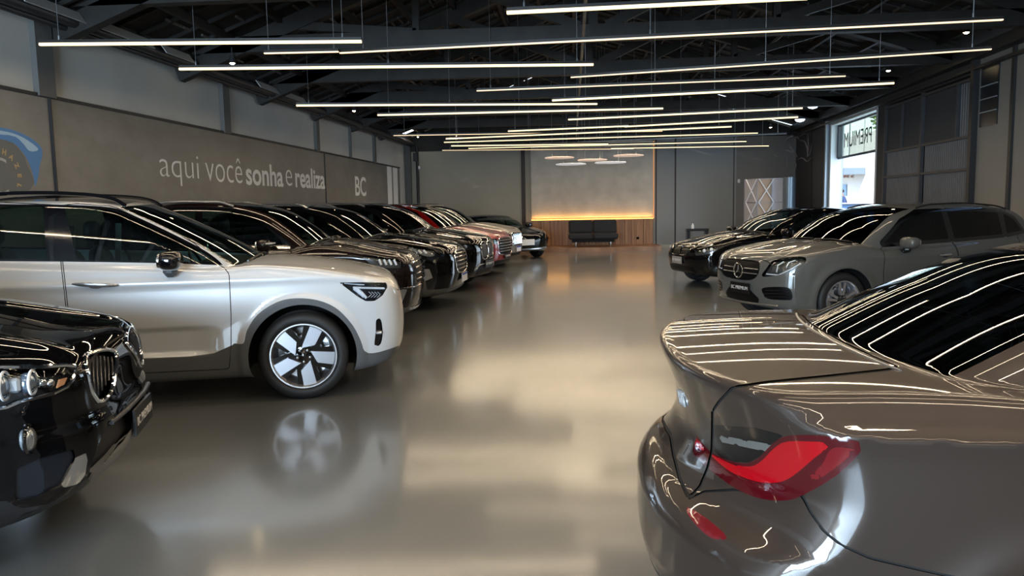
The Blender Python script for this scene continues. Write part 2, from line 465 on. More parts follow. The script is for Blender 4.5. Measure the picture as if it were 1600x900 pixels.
class Car:
    """a body placed in the hall plus its parts. Local frame: x forward (= -u + L/2), y left, z up."""
    def __init__(s, name, body, nose_xy, heading, h, paint, label, cat='car', group=None):
        s.B = body; s.h = heading; s.L = body.L
        # nose_xy : world position of the nose tip; heading : angle of the forward direction
        f = np.array([math.cos(heading), math.sin(heading)]); c = np.array(nose_xy)-f*body.L/2
        s.root = empty(name, (c[0], c[1], 0), heading); tag(s.root, label, cat, group)
        s.R = np.array([[f[0], -f[1]], [f[1], f[0]]]); s.c = c; s.paint = paint; s.ob = {}
        body.mesh(h)
    def w(s, V):       # body coords -> world
        V = np.atleast_2d(V); x = s.L/2-V[:, 0]; y = V[:, 1]
        return np.stack([s.c[0]+s.R[0, 0]*x+s.R[0, 1]*y, s.c[1]+s.R[1, 0]*x+s.R[1, 1]*y, V[:, 2]], 1)
    def l(s, V):       # body coords -> local
        V = np.atleast_2d(V); return np.stack([s.L/2-V[:, 0], V[:, 1], V[:, 2]], 1)
    def pix(s, P):     # photo pixels -> body coords on the surface
        out = []
        for px, py in P:
            r = ray(px, py); r = r/np.linalg.norm(r)
            d2 = s.R.T @ r[:2]; o2 = s.R.T @ (CAMP[:2]-s.c)
            O = np.array([s.L/2-o2[0], o2[1], CAMH]); D = np.array([-d2[0], d2[1], r[2]])
            # start close to the car
            t0 = max(0, np.dot(np.array([s.L/2, 0, .8])-O, D)-s.L)
            out.append(s.B.hit(O[None], D[None], n=900, L=2*s.L, t0=t0)[0])
        return np.array(out)
    def gpix(s, poly, sg=None, cond=None, smooth=0):
        poly = spl(poly, smooth) if smooth else poly
        def g(u, y, z):
            p, d = project(s.w(np.stack([u, y, z], 1))); v = sdf(poly, p[:, 0], p[:, 1])*np.abs(d)/FPX
            v = np.where(d < .1, 1.0, v)
            n = s.B.normals(np.stack([u, y, z], 1)); return v if cond is None else np.maximum(v, cond(u, y, z))
        return g
    def gpixline(s, line, cond=None):
        def g(u, y, z):
            p, d = project(s.w(np.stack([u, y, z], 1))); v = sdl(line, p[:, 0], p[:, 1])*np.abs(d)/FPX
            return v
        return g
    def part(s, lname, name, m, parent=None, label=None, push=0.0, sgn=0, keep=False):
        B = s.B; i = B.lid(lname); sel = B.lab == i
        if sgn: sel &= (B.V[B.T].mean(1)[:, 1]*sgn > 0)
        T = B.T[sel]
        if len(T) == 0: return None
        A = B.V[T]; ar = np.linalg.norm(np.cross(A[:, 1]-A[:, 0], A[:, 2]-A[:, 0]), axis=1); T = T[ar > 1e-10]
        u, inv = np.unique(T, return_inverse=True); V = B.V[u]; N = B.normals(V)
        if push: V = V-N*push
        F = inv.reshape(-1, 3)
        Ln = np.stack([-N[:, 0], N[:, 1], N[:, 2]], 1)
        o = link(name, s.l(V), F[:, [0, 2, 1]], m, parent or s.root, True, Ln)
        try: o.cycles.shadow_terminator_geometry_offset = .3; o.cycles.shadow_terminator_offset = .15
        except Exception: pass
        if label: o['label'] = label
        s.ob[name] = o
        return o
    def mb(s): return CMB(s)
class CMB(MB):
    """mesh builder in body coordinates (u, y, z) of a car"""
    def __init__(s, car): MB.__init__(s); s.car = car
    def build(s, name, m, parent=None):
        s.v = [(s.car.L/2-p[0], p[1], p[2]) for p in s.v]; s.f = [tuple(reversed(q)) for q in s.f]
        return MB.build(s, name, m, parent or s.car.root)

# ------------------------------------------------------------------ wheels
WHEELS = {}
def make_wheel(style, R, rim, width, m_spoke, m_back):
    """prototype wheel facing +y (outer face) at origin; returns list of (name, object, parent_name)"""
    key = (style, R, rim, width, m_spoke.name)
    if key in WHEELS: return WHEELS[key]
    hwid = width/2; tb = mat('tyre_rubber', (.018, .018, .019), .55, bump=(60, .15)); disc = mat('brake_steel', (.35, .35, .36), .35, 1)
    t = MB(); prof = [(rim, hwid-.028), (rim+.012, hwid-.008), (rim+.03, hwid), (R-.035, hwid-.004), (R-.012, hwid-.022), (R, hwid-.045)]
    k = hwid-.045
    for g in (.6, .2, -.2, -.6):
        prof += [(R, k*g+.008), (R-.008, k*g+.005), (R-.008, k*g-.005), (R, k*g-.008)]
    prof += [(R, -k), (R-.015, -hwid+.02), (R-.04, -hwid), (rim, -hwid+.02)]
    t.lathe(prof, axis='y', n=72)
    tyre = t.build('tyre', tb)
    # rim: lip + barrel
    b = MB(); b.lathe([(rim+.006, hwid-.012), (rim+.004, hwid-.004), (rim-.006, hwid-.004), (rim-.014, hwid-.014), (rim-.022, hwid-.05), (rim-.05, -hwid+.06), (.10, -hwid+.05)], axis='y', n=64)
    ri = b.build('rim', m_spoke if style != 'blade' else mat('rim_lip', (.75, .75, .77), .25, .9))
    bk = MB(); bk.lathe([(rim-.016, hwid-.03), (rim-.02, hwid-.055), (.03, hwid-.075), (0.001, hwid-.075)], axis='y', n=48) if style == 'blade' else None
    out = [tyre, ri]
    d = MB(); d.lathe([(.155, -.01), (.155, .01), (.05, .012), (.05, -.01)], axis='y', n=40); dd = d.build('brake_disc', disc); out.append(dd)
    cal = MB(); cal.box((.115, .0, .07), (.07, .07, .14), Matrix.Rotation(-.3, 3, 'Y'), .012); out.append(cal.build('brake_caliper', mat('caliper_grey', (.45, .46, .47), .4, .6)))
    yo = hwid-.03
    def spoke_poly(p2, y0, y1, name, m):
        s_ = MB(); n = len(p2); s_.add([(x, y0, z) for x, z in p2]+[(x, y1, z) for x, z in p2],
                                      [tuple(range(n)), tuple(range(2*n-1, n-1, -1))]+[(i, (i+1) % n, n+(i+1) % n, n+i) for i in range(n)])
        return s_.build(name, m)
    if style == 'blade':
        for i in range(5):
            a = math.radians(72*i+44)
            def P(r, da): return (r*math.cos(a+math.radians(da)), r*math.sin(a+math.radians(da)))
            # bright machined parallelogram blade
            out.append(spoke_poly([P(rim-.012, -19), P(rim-.008, -6), P(rim-.010, 4), P(.095, 33), P(.078, 62), P(.068, 20), P(.10, -10)][::1] if False else
                                  [P(rim*.955, -12), P(rim*.965, 0), P(rim*.955, 12), P(rim*.48, 22), P(rim*.25, -40)], yo-.012, yo+.006, 'spoke', m_spoke))
            out.append(spoke_poly([P(rim*.94, 12), P(rim*.94, 24), P(rim*.3, 60), P(rim*.2, 0), P(rim*.48, 22)], yo-.04, yo-.012, 'spoke', m_back))
            out.append(spoke_poly([P(rim*.94, -24), P(rim*.94, -12), P(rim*.25, -40), P(rim*.2, -70)], yo-.05, yo-.02, 'spoke', m_back))
    elif style == 'double':
        for i in range(5):
            for off in (-9, 9):
                a = math.radians(72*i+90)
                def P(r, da): return (r*math.cos(a+math.radians(da)), r*math.sin(a+math.radians(da)))
                out.append(spoke_poly([P(rim-.008, off*1.15-4.5), P(rim-.008, off*1.15+4.5), P(.07, off*1.3+11), P(.07, off*1.3-11)], yo-.035, yo, 'spoke', m_spoke))
    else:
        for i in range(10):
            a = math.radians(36*i+90)
            def P(r, da): return (r*math.cos(a+math.radians(da)), r*math.sin(a+math.radians(da)))
            out.append(spoke_poly([P(rim-.008, -4), P(rim-.008, 4), P(.06, 12), P(.06, -12)], yo-.035, yo, 'spoke', m_spoke))
    h = MB(); h.lathe([(.001, yo+.006), (.024, yo+.005), (.032, yo), (.075, yo-.006), (.08, yo-.05)], axis='y', n=32); out.append(h.build('hub_cap', m_back))
    nt_ = MB()
    for i in range(5):
        a = math.radians(72*i+54); nt_.lathe([(.001, yo+.014), (.009, yo+.012), (.011, yo-.01)], (.052*math.cos(a), 0, .052*math.sin(a)), 'y', 10)
    out.append(nt_.build('wheel_bolts', mat('bolt_steel', (.5, .5, .52), .3, 1)))
    WHEELS[key] = (out, []); return WHEELS[key]

def put_wheels(car, fu, ru, track, style, R, rim, width, m_spoke, m_back, steer=0, which=('fr', 'fl', 'rr', 'rl'), spin=0):
    out, used = make_wheel(style, R, rim, width, m_spoke, m_back)
    for k in which:
        u = fu if k[0] == 'f' else ru; sg = -1 if k[1] == 'r' else 1
        x = car.L/2-u
        def inst(o):
            if o not in used: used.append(o); return o
            c = o.copy(); COL.objects.link(c); return c
        ty = inst(out[0]); ty.parent = car.root; ty.name = 'wheel' if ty.name.startswith('tyre') else ty.name
        ty.location = (x, sg*(track/2), R); ty.rotation_euler = (0, spin, (math.pi if sg < 0 else 0)+(steer if k[0] == 'f' else 0))
        for o in out[1:]:
            c = inst(o); c.parent = ty; c.location = (0, 0, 0); c.rotation_euler = (0, 0, 0)
# ------------------------------------------------------------------ hall shell
LX, LK = -6.38, .016         # left wall plane  X = LX + LK*Y
RX, RK = 6.42, .0475         # right wall plane X = RX + RK*Y
YB, YF = 27.5, -6.5          # back and front wall
RIDGE_X, RIDGE_Z = .35, 6.35
ZL, ZM, ZR = 3.95, 2.93, 4.05    # left wall top, mural top, right wall top
def lx(Y): return LX+LK*Y
def rx(Y): return RX+RK*Y

def floor_mat():
    m = bpy.data.materials.new('epoxy_floor'); m.use_nodes = True; n = m.node_tree; b = n.nodes['Principled BSDF']
    tc = n.nodes.new('ShaderNodeTexCoord'); mp = n.nodes.new('ShaderNodeMapping'); mp.inputs['Scale'].default_value = (1, .5, 1)
    t = n.nodes.new('ShaderNodeTexNoise'); t.inputs['Scale'].default_value = .8; t.inputs['Detail'].default_value = 8; t.inputs['Roughness'].default_value = .6
    n.links.new(tc.outputs['Object'], mp.inputs[0]); n.links.new(mp.outputs[0], t.inputs['Vector'])
    r = n.nodes.new('ShaderNodeValToRGB'); r.color_ramp.elements[0].position = .35; r.color_ramp.elements[0].color = (.115, .128, .134, 1)
    r.color_ramp.elements[1].position = .68; r.color_ramp.elements[1].color = (.17, .174, .172, 1)
    n.links.new(t.outputs['Fac'], r.inputs['Fac']); n.links.new(r.outputs[0], b.inputs['Base Color'])
    t2 = n.nodes.new('ShaderNodeTexNoise'); t2.inputs['Scale'].default_value = 3; t2.inputs['Detail'].default_value = 6
    n.links.new(tc.outputs['Object'], t2.inputs['Vector'])
    mr = n.nodes.new('ShaderNodeMapRange'); mr.inputs['To Min'].default_value = .277; mr.inputs['To Max'].default_value = .30
    n.links.new(t2.outputs['Fac'], mr.inputs['Value']); n.links.new(mr.outputs[0], b.inputs['Roughness'])
    t3 = n.nodes.new('ShaderNodeTexNoise'); t3.inputs['Scale'].default_value = 14; t3.inputs['Detail'].default_value = 2
    n.links.new(tc.outputs['Object'], t3.inputs['Vector'])
    bp = n.nodes.new('ShaderNodeBump'); bp.inputs['Strength'].default_value = .02; bp.inputs['Distance'].default_value = .01
    n.links.new(t3.outputs['Fac'], bp.inputs['Height']); n.links.new(bp.outputs['Normal'], b.inputs['Normal'])
    b.inputs['Specular IOR Level'].default_value = .5; b.inputs['Coat Weight'].default_value = .8; b.inputs['Coat Roughness'].default_value = .11; b.inputs['Coat IOR'].default_value = 1.5
    return m
WALL = mat('wall_grey_paint', (.62, .62, .59), .8, noise=(.7, .08), bump=(8, .15))
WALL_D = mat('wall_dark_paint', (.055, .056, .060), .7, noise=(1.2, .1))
WALL_B = mat('back_wall_taupe', (.36, .335, .275), .8, noise=(.8, .06))
WALL_R = mat('right_wall_grey', (.30, .29, .27), .8, noise=(.9, .08), bump=(8, .15))
DARK = mat('roof_black', (.018, .017, .017), .75, noise=(3, .3))
DARK2 = mat('roof_timber_dark', (.024, .022, .020), .6, noise=(4, .3))
STEEL = mat('dark_steel', (.05, .052, .056), .45, .3)
f = MB(); f.box((0, 10, -.05), (34, 46, .1)); o = f.build('floor', floor_mat()); tag(o, kind='structure')
def quadwall(name, pts, m, th=(0, 0, 0)):
    s = MB(); s.prism(pts, (0, 0, 0), th); o = s.build(name, m); tag(o, kind='structure'); return o
quadwall('wall_left', [(lx(YF), YF, 0), (lx(YB), YB, 0), (lx(YB), YB, ZL), (lx(YF), YF, ZL)], WALL, (-.2, 0, 0))
# back wall with gable
quadwall('wall_back', [(lx(YB)-.3, YB, 0), (rx(YB)+.3, YB, 0), (rx(YB)+.3, YB, 4.0), (RIDGE_X, YB, RIDGE_Z), (lx(YB)-.3, YB, ZL)], WALL_B, (0, .2, 0))
# upper gable behind the lights is dark
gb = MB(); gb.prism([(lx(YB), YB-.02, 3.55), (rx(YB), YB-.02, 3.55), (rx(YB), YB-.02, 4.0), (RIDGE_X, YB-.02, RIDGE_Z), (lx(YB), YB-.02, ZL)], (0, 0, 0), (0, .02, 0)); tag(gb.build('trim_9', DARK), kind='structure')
# front wall with the wide street entrance
fw_ = MB(); fw_.box((-6.2, YF-.1, 2.2), (1.0, .2, 4.4)); fw_.box((2.9, YF-.1, 2.2), (7.4, .2, 4.4)); fw_.box((-.2, YF-.1, 3.9), (13, .2, .8)); fw_.prism([(lx(YF), YF, 3.9), (rx(YF), YF, 3.9), (RIDGE_X, YF, RIDGE_Z)], (0, 0, 0), (0, -.2, 0)); tag(fw_.build('wall_front', WALL), kind='structure')
# right wall with doorway Y 19.3..23.3, z<3.8, window openings
DY0, DY1, DZ = 19.35, 23.35, 3.80
def rwall(y0, y1, z0, z1, s): s.prism([(rx(y0), y0, z0), (rx(y1), y1, z0), (rx(y1), y1, z1), (rx(y0), y0, z1)], (0, 0, 0), (.3, 0, 0))
s = MB()
W1 = (10.0, 12.35, 2.72, 3.72)
rwall(YF, W1[0], 0, ZR, s); rwall(W1[0], W1[1], 0, W1[2], s); rwall(W1[0], W1[1], W1[3], ZR, s); rwall(W1[1], 14.35, 0, ZR, s)
tag(s.build('wall_right', WALL_R), kind='structure')
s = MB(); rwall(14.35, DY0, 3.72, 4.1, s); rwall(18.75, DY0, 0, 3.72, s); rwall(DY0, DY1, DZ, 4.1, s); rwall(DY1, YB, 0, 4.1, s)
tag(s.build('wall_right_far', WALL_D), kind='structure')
s = MB(); s.prism([(rx(14.3)+.12, 14.3, 0), (rx(18.8)+.12, 18.8, 0), (rx(18.8)+.12, 18.8, 3.75), (rx(14.3)+.12, 14.3, 3.75)], (0, 0, 0), (.2, 0, 0)); tag(s.build('wall_right_backing', WALL_D), kind='structure')
# pilaster lines on the right wall
s = MB()
for y in (13.05,): s.box((rx(y)-.02, y, 2.0), (.05, .08, 4.0))
s.box((rx(14.3)-.05, 14.3, 2.0), (.12, .10, 4.0)); tag(s.build('trim_1', STEEL), kind='structure')
# ---- roll-up / ribbed panel door between Y 14.4 and 18.7
pr = mat('ribbed_panel_grey', (.15, .145, .145), .6, noise=(2, .1))
prd = mat('mesh_panel_dark', (.055, .065, .080), .7)
door = empty('door_1', (0, 0, 0)); tag(door, kind='structure')
def ribbed(y0, y1, z0, z1, name, m):
    s = MB(); n = int((y1-y0)/.085); pts = []
    for i in range(n+1):
        y = y0+(y1-y0)*i/n
        for dy, dx in ((-.022, 0), (-.014, -.022), (.014, -.022), (.022, 0)):
            if y0 <= y+dy <= y1: pts.append((rx(y)+dx+.04, y+dy))
    P = [[(x, y, z0), (x, y, z1)] for x, y in pts]; s.grid(P, False); return s.build(name, m, door)
ribbed(14.45, 16.55, 0, 2.04, 'ribbed_panel', pr); ribbed(16.68, 18.7, 0, 2.04, 'ribbed_panel', pr)
ribbed(14.45, 16.55, 2.08, 2.62, 'ribbed_panel', pr); ribbed(16.68, 18.7, 2.08, 2.62, 'ribbed_panel', pr)
ribbed(14.45, 15.0, 2.66, 3.62, 'ribbed_panel', pr)
for a, b_ in ((15.05, 16.55), (16.68, 17.7), (17.75, 18.7)):
    s = MB(); rwall(a, b_, 2.66, 3.62, s); o_ = s.build('mesh_panel', prd, door)
s = MB()
for z in (2.06, 2.64, 3.64): s.bar((rx(14.4)-.02, 14.4, z), (rx(18.72)-.02, 18.72, z), .05, .05)
for y in (14.42, 16.62, 18.72): s.bar((rx(y)-.02, y, 0), (rx(y)-.02, y, 3.7), .07, .07)
for y in (15.02, 17.72): s.bar((rx(y)-.02, y, 2.64), (rx(y)-.02, y, 3.64), .05, .05)
s.build('door_frame', mat('frame_grey', (.075, .078, .085), .5), door)
# ---- high louvred windows
def louvre(n_, y0, y1, z0, z1, cols):
    r = empty('window_%d' % n_, (0, 0, 0)); tag(r, kind='structure'); s = MB(); s.bar((rx(y0), y0, z0), (rx(y0), y0, z1), .06); s.bar((rx(y1), y1, z0), (rx(y1), y1, z1), .06)
    for z in (z0, z1): s.bar((rx(y0), y0, z), (rx(y1), y1, z), .06)
    for i in range(1, cols): y = y0+(y1-y0)*i/cols; s.bar((rx(y), y, z0), (rx(y), y, z1), .035)
    s.build('window_frame', STEEL, r); g = MB(); n = 5
    for i in range(n):
        z = z0+(z1-z0)*(i+.5)/n; h = (z1-z0)/n
        g.prism([(rx(y0)+.02, y0, z-h/2+.006), (rx(y1)+.02, y1, z-h/2+.006), (rx(y1)+.10, y1, z+h/2), (rx(y0)+.10, y0, z+h/2)], (0, 0, 0), (.006, 0, 0))
    g.build('louvre_pane', mat('dark_louvre_glass', (.012, .018, .026), .25), r)
louvre(1, W1[0], W1[1], W1[2], W1[3], 2)
# narrow louvred strip beside the ribbed door
wr = empty('window_2', (0, 0, 0)); tag(wr, kind='structure'); s = MB(); s.prism([(rx(13.55)-.02, 13.55, 2.76), (rx(14.15)-.02, 14.15, 2.76), (rx(14.15)-.02, 14.15, 3.78), (rx(13.55)-.02, 13.55, 3.78)], (0, 0, 0), (.03, 0, 0)); s.build('louvre_pane', mat('dark_louvre_glass'), wr)
s = MB()
for z in (3.0, 3.22, 3.44): s.bar((rx(13.56)-.03, 13.56, z), (rx(14.14)-.03, 14.14, z), .02, .012)
s.build('louvre_edge', mat('pale_edge', (.55, .6, .65), .4), wr)
# ---- doorway surround
jm = mat('white_jamb', (.75, .78, .80), .5)
d2 = empty('door_2', (0, 0, 0)); tag(d2, kind='structure'); s = MB()
s.box((rx(DY1)+.17, DY1-.06, DZ/2), (.36, .12, DZ)); s.box((rx(DY0)+.17, DY0+.04, DZ/2), (.36, .08, DZ)); s.prism([(rx(DY0), DY0, DZ-.10), (rx(DY1), DY1, DZ-.10), (rx(DY1), DY1, DZ), (rx(DY0), DY0, DZ)], (0, 0, 0), (.34, 0, 0)); s.build('door_frame', jm, d2)
s = MB(); s.bar((rx(DY1)-.03, DY1+.12, 0), (rx(DY1)-.03, DY1+.12, 3.85), .10, .14); s.build('door_casing', mat('pale_blue_metal', (.42, .50, .58), .3, .3), d2)
# transom with glass
s = MB(); zt = 2.76; xo = .22
s.bar((rx(DY0)+xo, DY0+.08, zt), (rx(DY1)+xo, DY1-.12, zt), .06, .06); s.bar((rx(DY0)+xo, DY0+.08, 3.68), (rx(DY1)+xo, DY1-.12, 3.68), .05, .05)
s.bar((rx(DY1)+xo, DY1-.16, zt), (rx(DY1)+xo, DY1-.16, 3.70), .12, .12); s.bar((rx(DY1)+xo, DY1-.95, zt), (rx(DY1)+xo, DY1-.95, 3.70), .02, .02); s.bar((rx(21.0)+xo, 21.0, zt), (rx(21.0)+xo, 21.0, 3.70), .008, .008)
s.build('transom_bar', mat('transom_dark', (.03, .035, .045), .4), d2)
s = MB(); s.prism([(rx(DY0)+xo, DY0+.1, zt), (rx(DY1)+xo, DY1-.1, zt), (rx(DY1)+xo, DY1-.1, 3.7), (rx(DY0)+xo, DY0+.1, 3.7)], (0, 0, 0), (.01, 0, 0)); s.build('transom_glass', glass_mat('transom_glass', (.75, .78, .72)), d2)
# lettering reads from the street, so it is mirrored from inside
M = Matrix(((0, 0, 1, rx(21.65)+xo+.02), (1, 0, 0, 21.65), (0, 1, 0, 3.20), (0, 0, 0, 1)))
text_mesh('PREMIUM', .58, 'transom_lettering', mat('lettering_dark', (.02, .03, .05), .5), M, d2, .002, 0, sx=.86)

# ------------------------------------------------------------------ roof
def translucent(name, c):
    m = bpy.data.materials.new(name); m.use_nodes = True; n = m.node_tree; n.nodes.remove(n.nodes['Principled BSDF'])
    t = n.nodes.new('ShaderNodeBsdfTranslucent'); t.inputs['Color'].default_value = (*c, 1); n.links.new(t.outputs[0], n.nodes['Material Output'].inputs['Surface']); return m
SKYT = translucent('glass_roof_tile', (.95, .95, .92))
def zroof(x): return RIDGE_Z-abs(x-RIDGE_X)*(.372 if x < RIDGE_X else .298)
def roofside(sgn, name):
    """tiled underside on purlins, with a few missing or glass tiles that let the sky in"""
    holes = HOLES_L if sgn < 0 else HOLES_R
    x0 = RIDGE_X; x1 = (LX-.25) if sgn < 0 else RX+1.42
    nx = 26; ny = 96; v = []; fcs = []
    xs = np.linspace(x0, x1, nx+1); ys = np.linspace(YF-.2, YB+.2, ny+1)
    for x in xs:
        for y in ys: v.append((x, y, zroof(x)))
    hs = set()
    for hx, hy in holes:
        i = int(np.clip(np.searchsorted(np.sort(xs), hx)-1, 0, nx-1)); i = i if sgn > 0 else nx-1-i
        hs.add((i, int((hy-ys[0])/(ys[1]-ys[0]))))
    for i in range(nx):
        for j in range(ny):
            if (i, j) in hs: continue
            q = (i*(ny+1)+j, (i+1)*(ny+1)+j, (i+1)*(ny+1)+j+1, i*(ny+1)+j+1); fcs.append(q if sgn < 0 else q[::-1])
    s = MB(); s.add(v, fcs); o = s.build(name, DARK); tag(o, kind='structure')
    s = MB()
    for i, j in hs:
        q = [v[i*(ny+1)+j], v[(i+1)*(ny+1)+j], v[(i+1)*(ny+1)+j+1], v[i*(ny+1)+j+1]]; s.add([(a, b, c+.004) for a, b, c in q], [(0, 1, 2, 3)])
    o = s.build(name.replace('ceiling', 'skylight_tiles'), SKYT); tag(o, kind='structure')
def roof_hit(px, py, sgn):
    r = ray(px, py); k = .372 if sgn < 0 else .298
    # z = RZ - sgn*(x-RX0)*k
    t = (RIDGE_Z+sgn*RIDGE_X*k-CAMH)/(r[2]+sgn*k*r[0]); P = CAMP+r*t; return (P[0], P[1])
HOLES_L = []; HOLES_R = []
for p in ((826, 123), (792, 137), (796, 134), (830, 121), (732, 162), (708, 172), (716, 169), (668, 186), (662, 190), (655, 192), (640, 206), (632, 210)):
    HOLES_L.append(roof_hit(*p, -1))
for p in ((934, 86), (1019, 114), (1043, 122), (1050, 125), (1070, 130), (1142, 153), (1156, 157), (1125, 148), (1195, 170), (1212, 176)):
    HOLES_R.append(roof_hit(*p, 1))
roofside(-1, 'ceiling_left'); roofside(1, 'ceiling_right')
# laths carrying the tiles, purlins, rafters : fixed roof carpentry
s = MB()
for k in range(9):
    for sgn in (-1, 1):
        x = RIDGE_X+sgn*(.25+k*.76)
        if (x < LX) or x > RX+1.3: continue
        s.bar((x, YF, zroof(x)-.08), (x, YB, zroof(x)-.08), .07, .12)
tag(s.build('ceiling_purlins', DARK2), kind='structure')
s = MB(); y = 5.0
while y < 27:
    for sgn in (-1, 1):
        xe = LX+.1 if sgn < 0 else RX+.6
        hx = sorted([h[0] for h in (HOLES_L if sgn < 0 else HOLES_R) if abs(h[1]-y) < .45], reverse=sgn < 0); xa = RIDGE_X
        for q in hx+[None]:
            xb = xe if q is None else q-sgn*.3
            if (xb-xa)*sgn > .1: s.bar((xa, y, zroof(xa)-.03), (xb, y, zroof(xb)-.03), .05, .05)
            if q is not None: xa = q+sgn*.3
    y += .55
tag(s.build('ceiling_battens', DARK2), kind='structure')
# tile edges catching the light: short staggered ledges under the tiles
s = MB(); rng = random.Random(3)
for sgn in (-1, 1):
    for i in range(260):
        x = RIDGE_X+sgn*rng.uniform(.6, 6.0); y = rng.uniform(7, 25)
        if any(abs(h[0]-x) < .4 and abs(h[1]-y) < .6 for h in HOLES_L+HOLES_R): continue
        s.box((x, y, zroof(x)-.035), (.03, rng.uniform(.2, .45), .03))
tag(s.build('ceiling_tile_ledges', mat('tile_edge_grey', (.13, .125, .12), .7)), kind='structure')
# trusses
for i, y in enumerate((6.2, 9.1, 12.0, 15.0, 18.0, 21.0, 24.0)):
    s = MB(); xl, xr = lx(y)+.02, rx(y)-.02; zc = 4.12
    s.bar((xl, y, zc), (xr, y, zc), .16, .24)
    s.bar((RIDGE_X, y, RIDGE_Z-.18), (xl, y, zroof(xl)-.22), .16, .24); s.bar((RIDGE_X, y, RIDGE_Z-.18), (xr, y, zroof(xr)-.22), .16, .24)
    s.bar((RIDGE_X, y, zc), (RIDGE_X, y, RIDGE_Z-.2), .14, .14)
    for sg in (-1, 1):
        xa = RIDGE_X+sg*.2; xb = RIDGE_X+sg*2.6; s.bar((xa, y, zc+.1), (xb, y, zroof(xb)-.25), .12, .14); s.bar((xb+sg*.1, y, zc+.1), (xb+sg*.1, y, zroof(xb)-.3), .10, .10)
        xc = RIDGE_X+sg*4.6; s.bar((xb+sg*.1, y, zc+.1), (xc, y, zroof(xc)-.25), .10, .12)
    o = s.build('roof_truss', DARK2); tag(o, kind='structure')
# conduits running along the hall
PIPE = mat('conduit_grey', (.16, .155, .15), .45)
for (p0, x, z) in (((490, 0), -3.9, None), ((1290, 0), 4.1, None), ((915, 0), .18, None)):
    r = ray(*p0); t = x/r[0] if abs(r[0]) > 1e-3 else 5/r[2]; P = CAMP+r*t
    s = MB(); zz = min(P[2], zroof(P[0])-.12); s.tube([(P[0], 3, zz), (P[0], YB-.1, zz)], .022, 8); tag(tag(s.build('conduit_pipe', PIPE), {490: 'long grey conduit running under the left roof slope', 1290: 'long grey conduit running under the right roof slope', 915: 'grey conduit running along the roof ridge'}[p0[0]], 'pipe'))
# eave beams and gutters of the left wall
s = MB()
s.bar((lx(YF)+.16, YF, ZL-.02), (lx(YB)+.16, YB, ZL-.02), .26, .26); o = s.build('trim_2', STEEL); tag(o, kind='structure')
s = MB(); s.tube([(lx(YF)+.34, YF, ZL-.13), (lx(YB)+.34, YB, ZL-.13)], .07, 12); s.tube([(lx(YF)+.22, YF, ZL-.19), (lx(YB)+.22, YB, ZL-.19)], .04, 10); tag(s.build('trim_3', STEEL), kind='structure')
s = MB(); s.bar((rx(YF)-.10, YF, ZR-.02), (rx(YB)-.10, YB, ZR-.02), .2, .2); s.bar((rx(YF)-.06, YF, 3.78), (rx(YB)-.06, YB, 3.78), .10, .05); tag(s.build('trim_4', STEEL), kind='structure')
# pale strips whose colour stands in for daylight through the left eave gap
fl_ = mat('eave_daylight_pale', (.8, .8, .8), .4, .3)
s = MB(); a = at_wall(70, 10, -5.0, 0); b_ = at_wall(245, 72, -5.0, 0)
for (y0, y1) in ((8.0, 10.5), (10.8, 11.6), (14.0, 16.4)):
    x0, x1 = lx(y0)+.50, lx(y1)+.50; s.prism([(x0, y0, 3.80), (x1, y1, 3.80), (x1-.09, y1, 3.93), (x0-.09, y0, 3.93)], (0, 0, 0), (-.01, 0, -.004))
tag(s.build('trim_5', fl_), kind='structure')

# ------------------------------------------------------------------ left wall : mural boards, pilasters
mural = empty('mural_board', (0, 0, 0)); tag(mural, 'long grey printed mural board on the left wall with white lettering', 'mural')
def mural_mat():
    m = bpy.data.materials.new('mural_print'); m.use_nodes = True; n = m.node_tree; b = n.nodes['Principled BSDF']; b.inputs['Roughness'].default_value = .42
    tc = n.nodes.new('ShaderNodeTexCoord'); t = n.nodes.new('ShaderNodeTexNoise'); t.inputs['Scale'].default_value = 1.1; t.inputs['Detail'].default_value = 10; t.inputs['Roughness'].default_value = .7
    mp = n.nodes.new('ShaderNodeMapping'); mp.inputs['Scale'].default_value = (1, .6, 1.2); n.links.new(tc.outputs['Object'], mp.inputs[0]); n.links.new(mp.outputs[0], t.inputs['Vector'])
    r = n.nodes.new('ShaderNodeValToRGB'); r.color_ramp.elements[0].position = .3; r.color_ramp.elements[0].color = (.165, .155, .142, 1); r.color_ramp.elements[1].position = .75; r.color_ramp.elements[1].color = (.28, .27, .25, 1)
    n.links.new(t.outputs['Fac'], r.inputs['Fac']); n.links.new(r.outputs[0], b.inputs['Base Color']); return m
MUR = mural_mat()
def on_left(px, py, off=.03): return at_wall(px, py, LX+off, LK)
seams = [YF+.1, float(on_left(79, 200)[1]), float(on_left(507, 260)[1]), YB-1.0]
for a, b_ in zip(seams[:-1], seams[1:]):
    s = MB(); s.prism([(lx(a)+.0, a+.015, .6), (lx(b_)+.0, b_-.015, .6), (lx(b_)+.0, b_-.015, ZM), (lx(a)+.0, a+.015, ZM)], (0, 0, 0), (.03, 0, 0)); s.build('printed_panel', MUR, mural)
s = MB(); s.bar((lx(YF)+.035, YF, ZM+.01), (lx(YB-1)+.035, YB-1, ZM+.01), .03, .04)
for y in seams[1:3]: s.bar((lx(y)+.035, y, .6), (lx(y)+.035, y, ZM), .02, .03 if y > 9 else .05)
s.build('edge_strip', BLACK_STRIP if 'BLACK_STRIP' in globals() else mat('strip_black', (.02, .02, .022), .5), mural)
WHITE = mat('white_vinyl', (.92, .93, .93), .5)
ang = math.atan2(1, LK)       # direction of the wall in XY
def wallM(Y, z, off=.036):
    d = Vector((LK, 1, 0)).normalized(); n_ = Vector((1, -LK, 0)).normalized()
    M = Matrix(((d.x, 0, n_.x, lx(Y)+off), (d.y, 0, n_.y, Y), (0, 1, 0, z), (0, 0, 0, 1))); return M
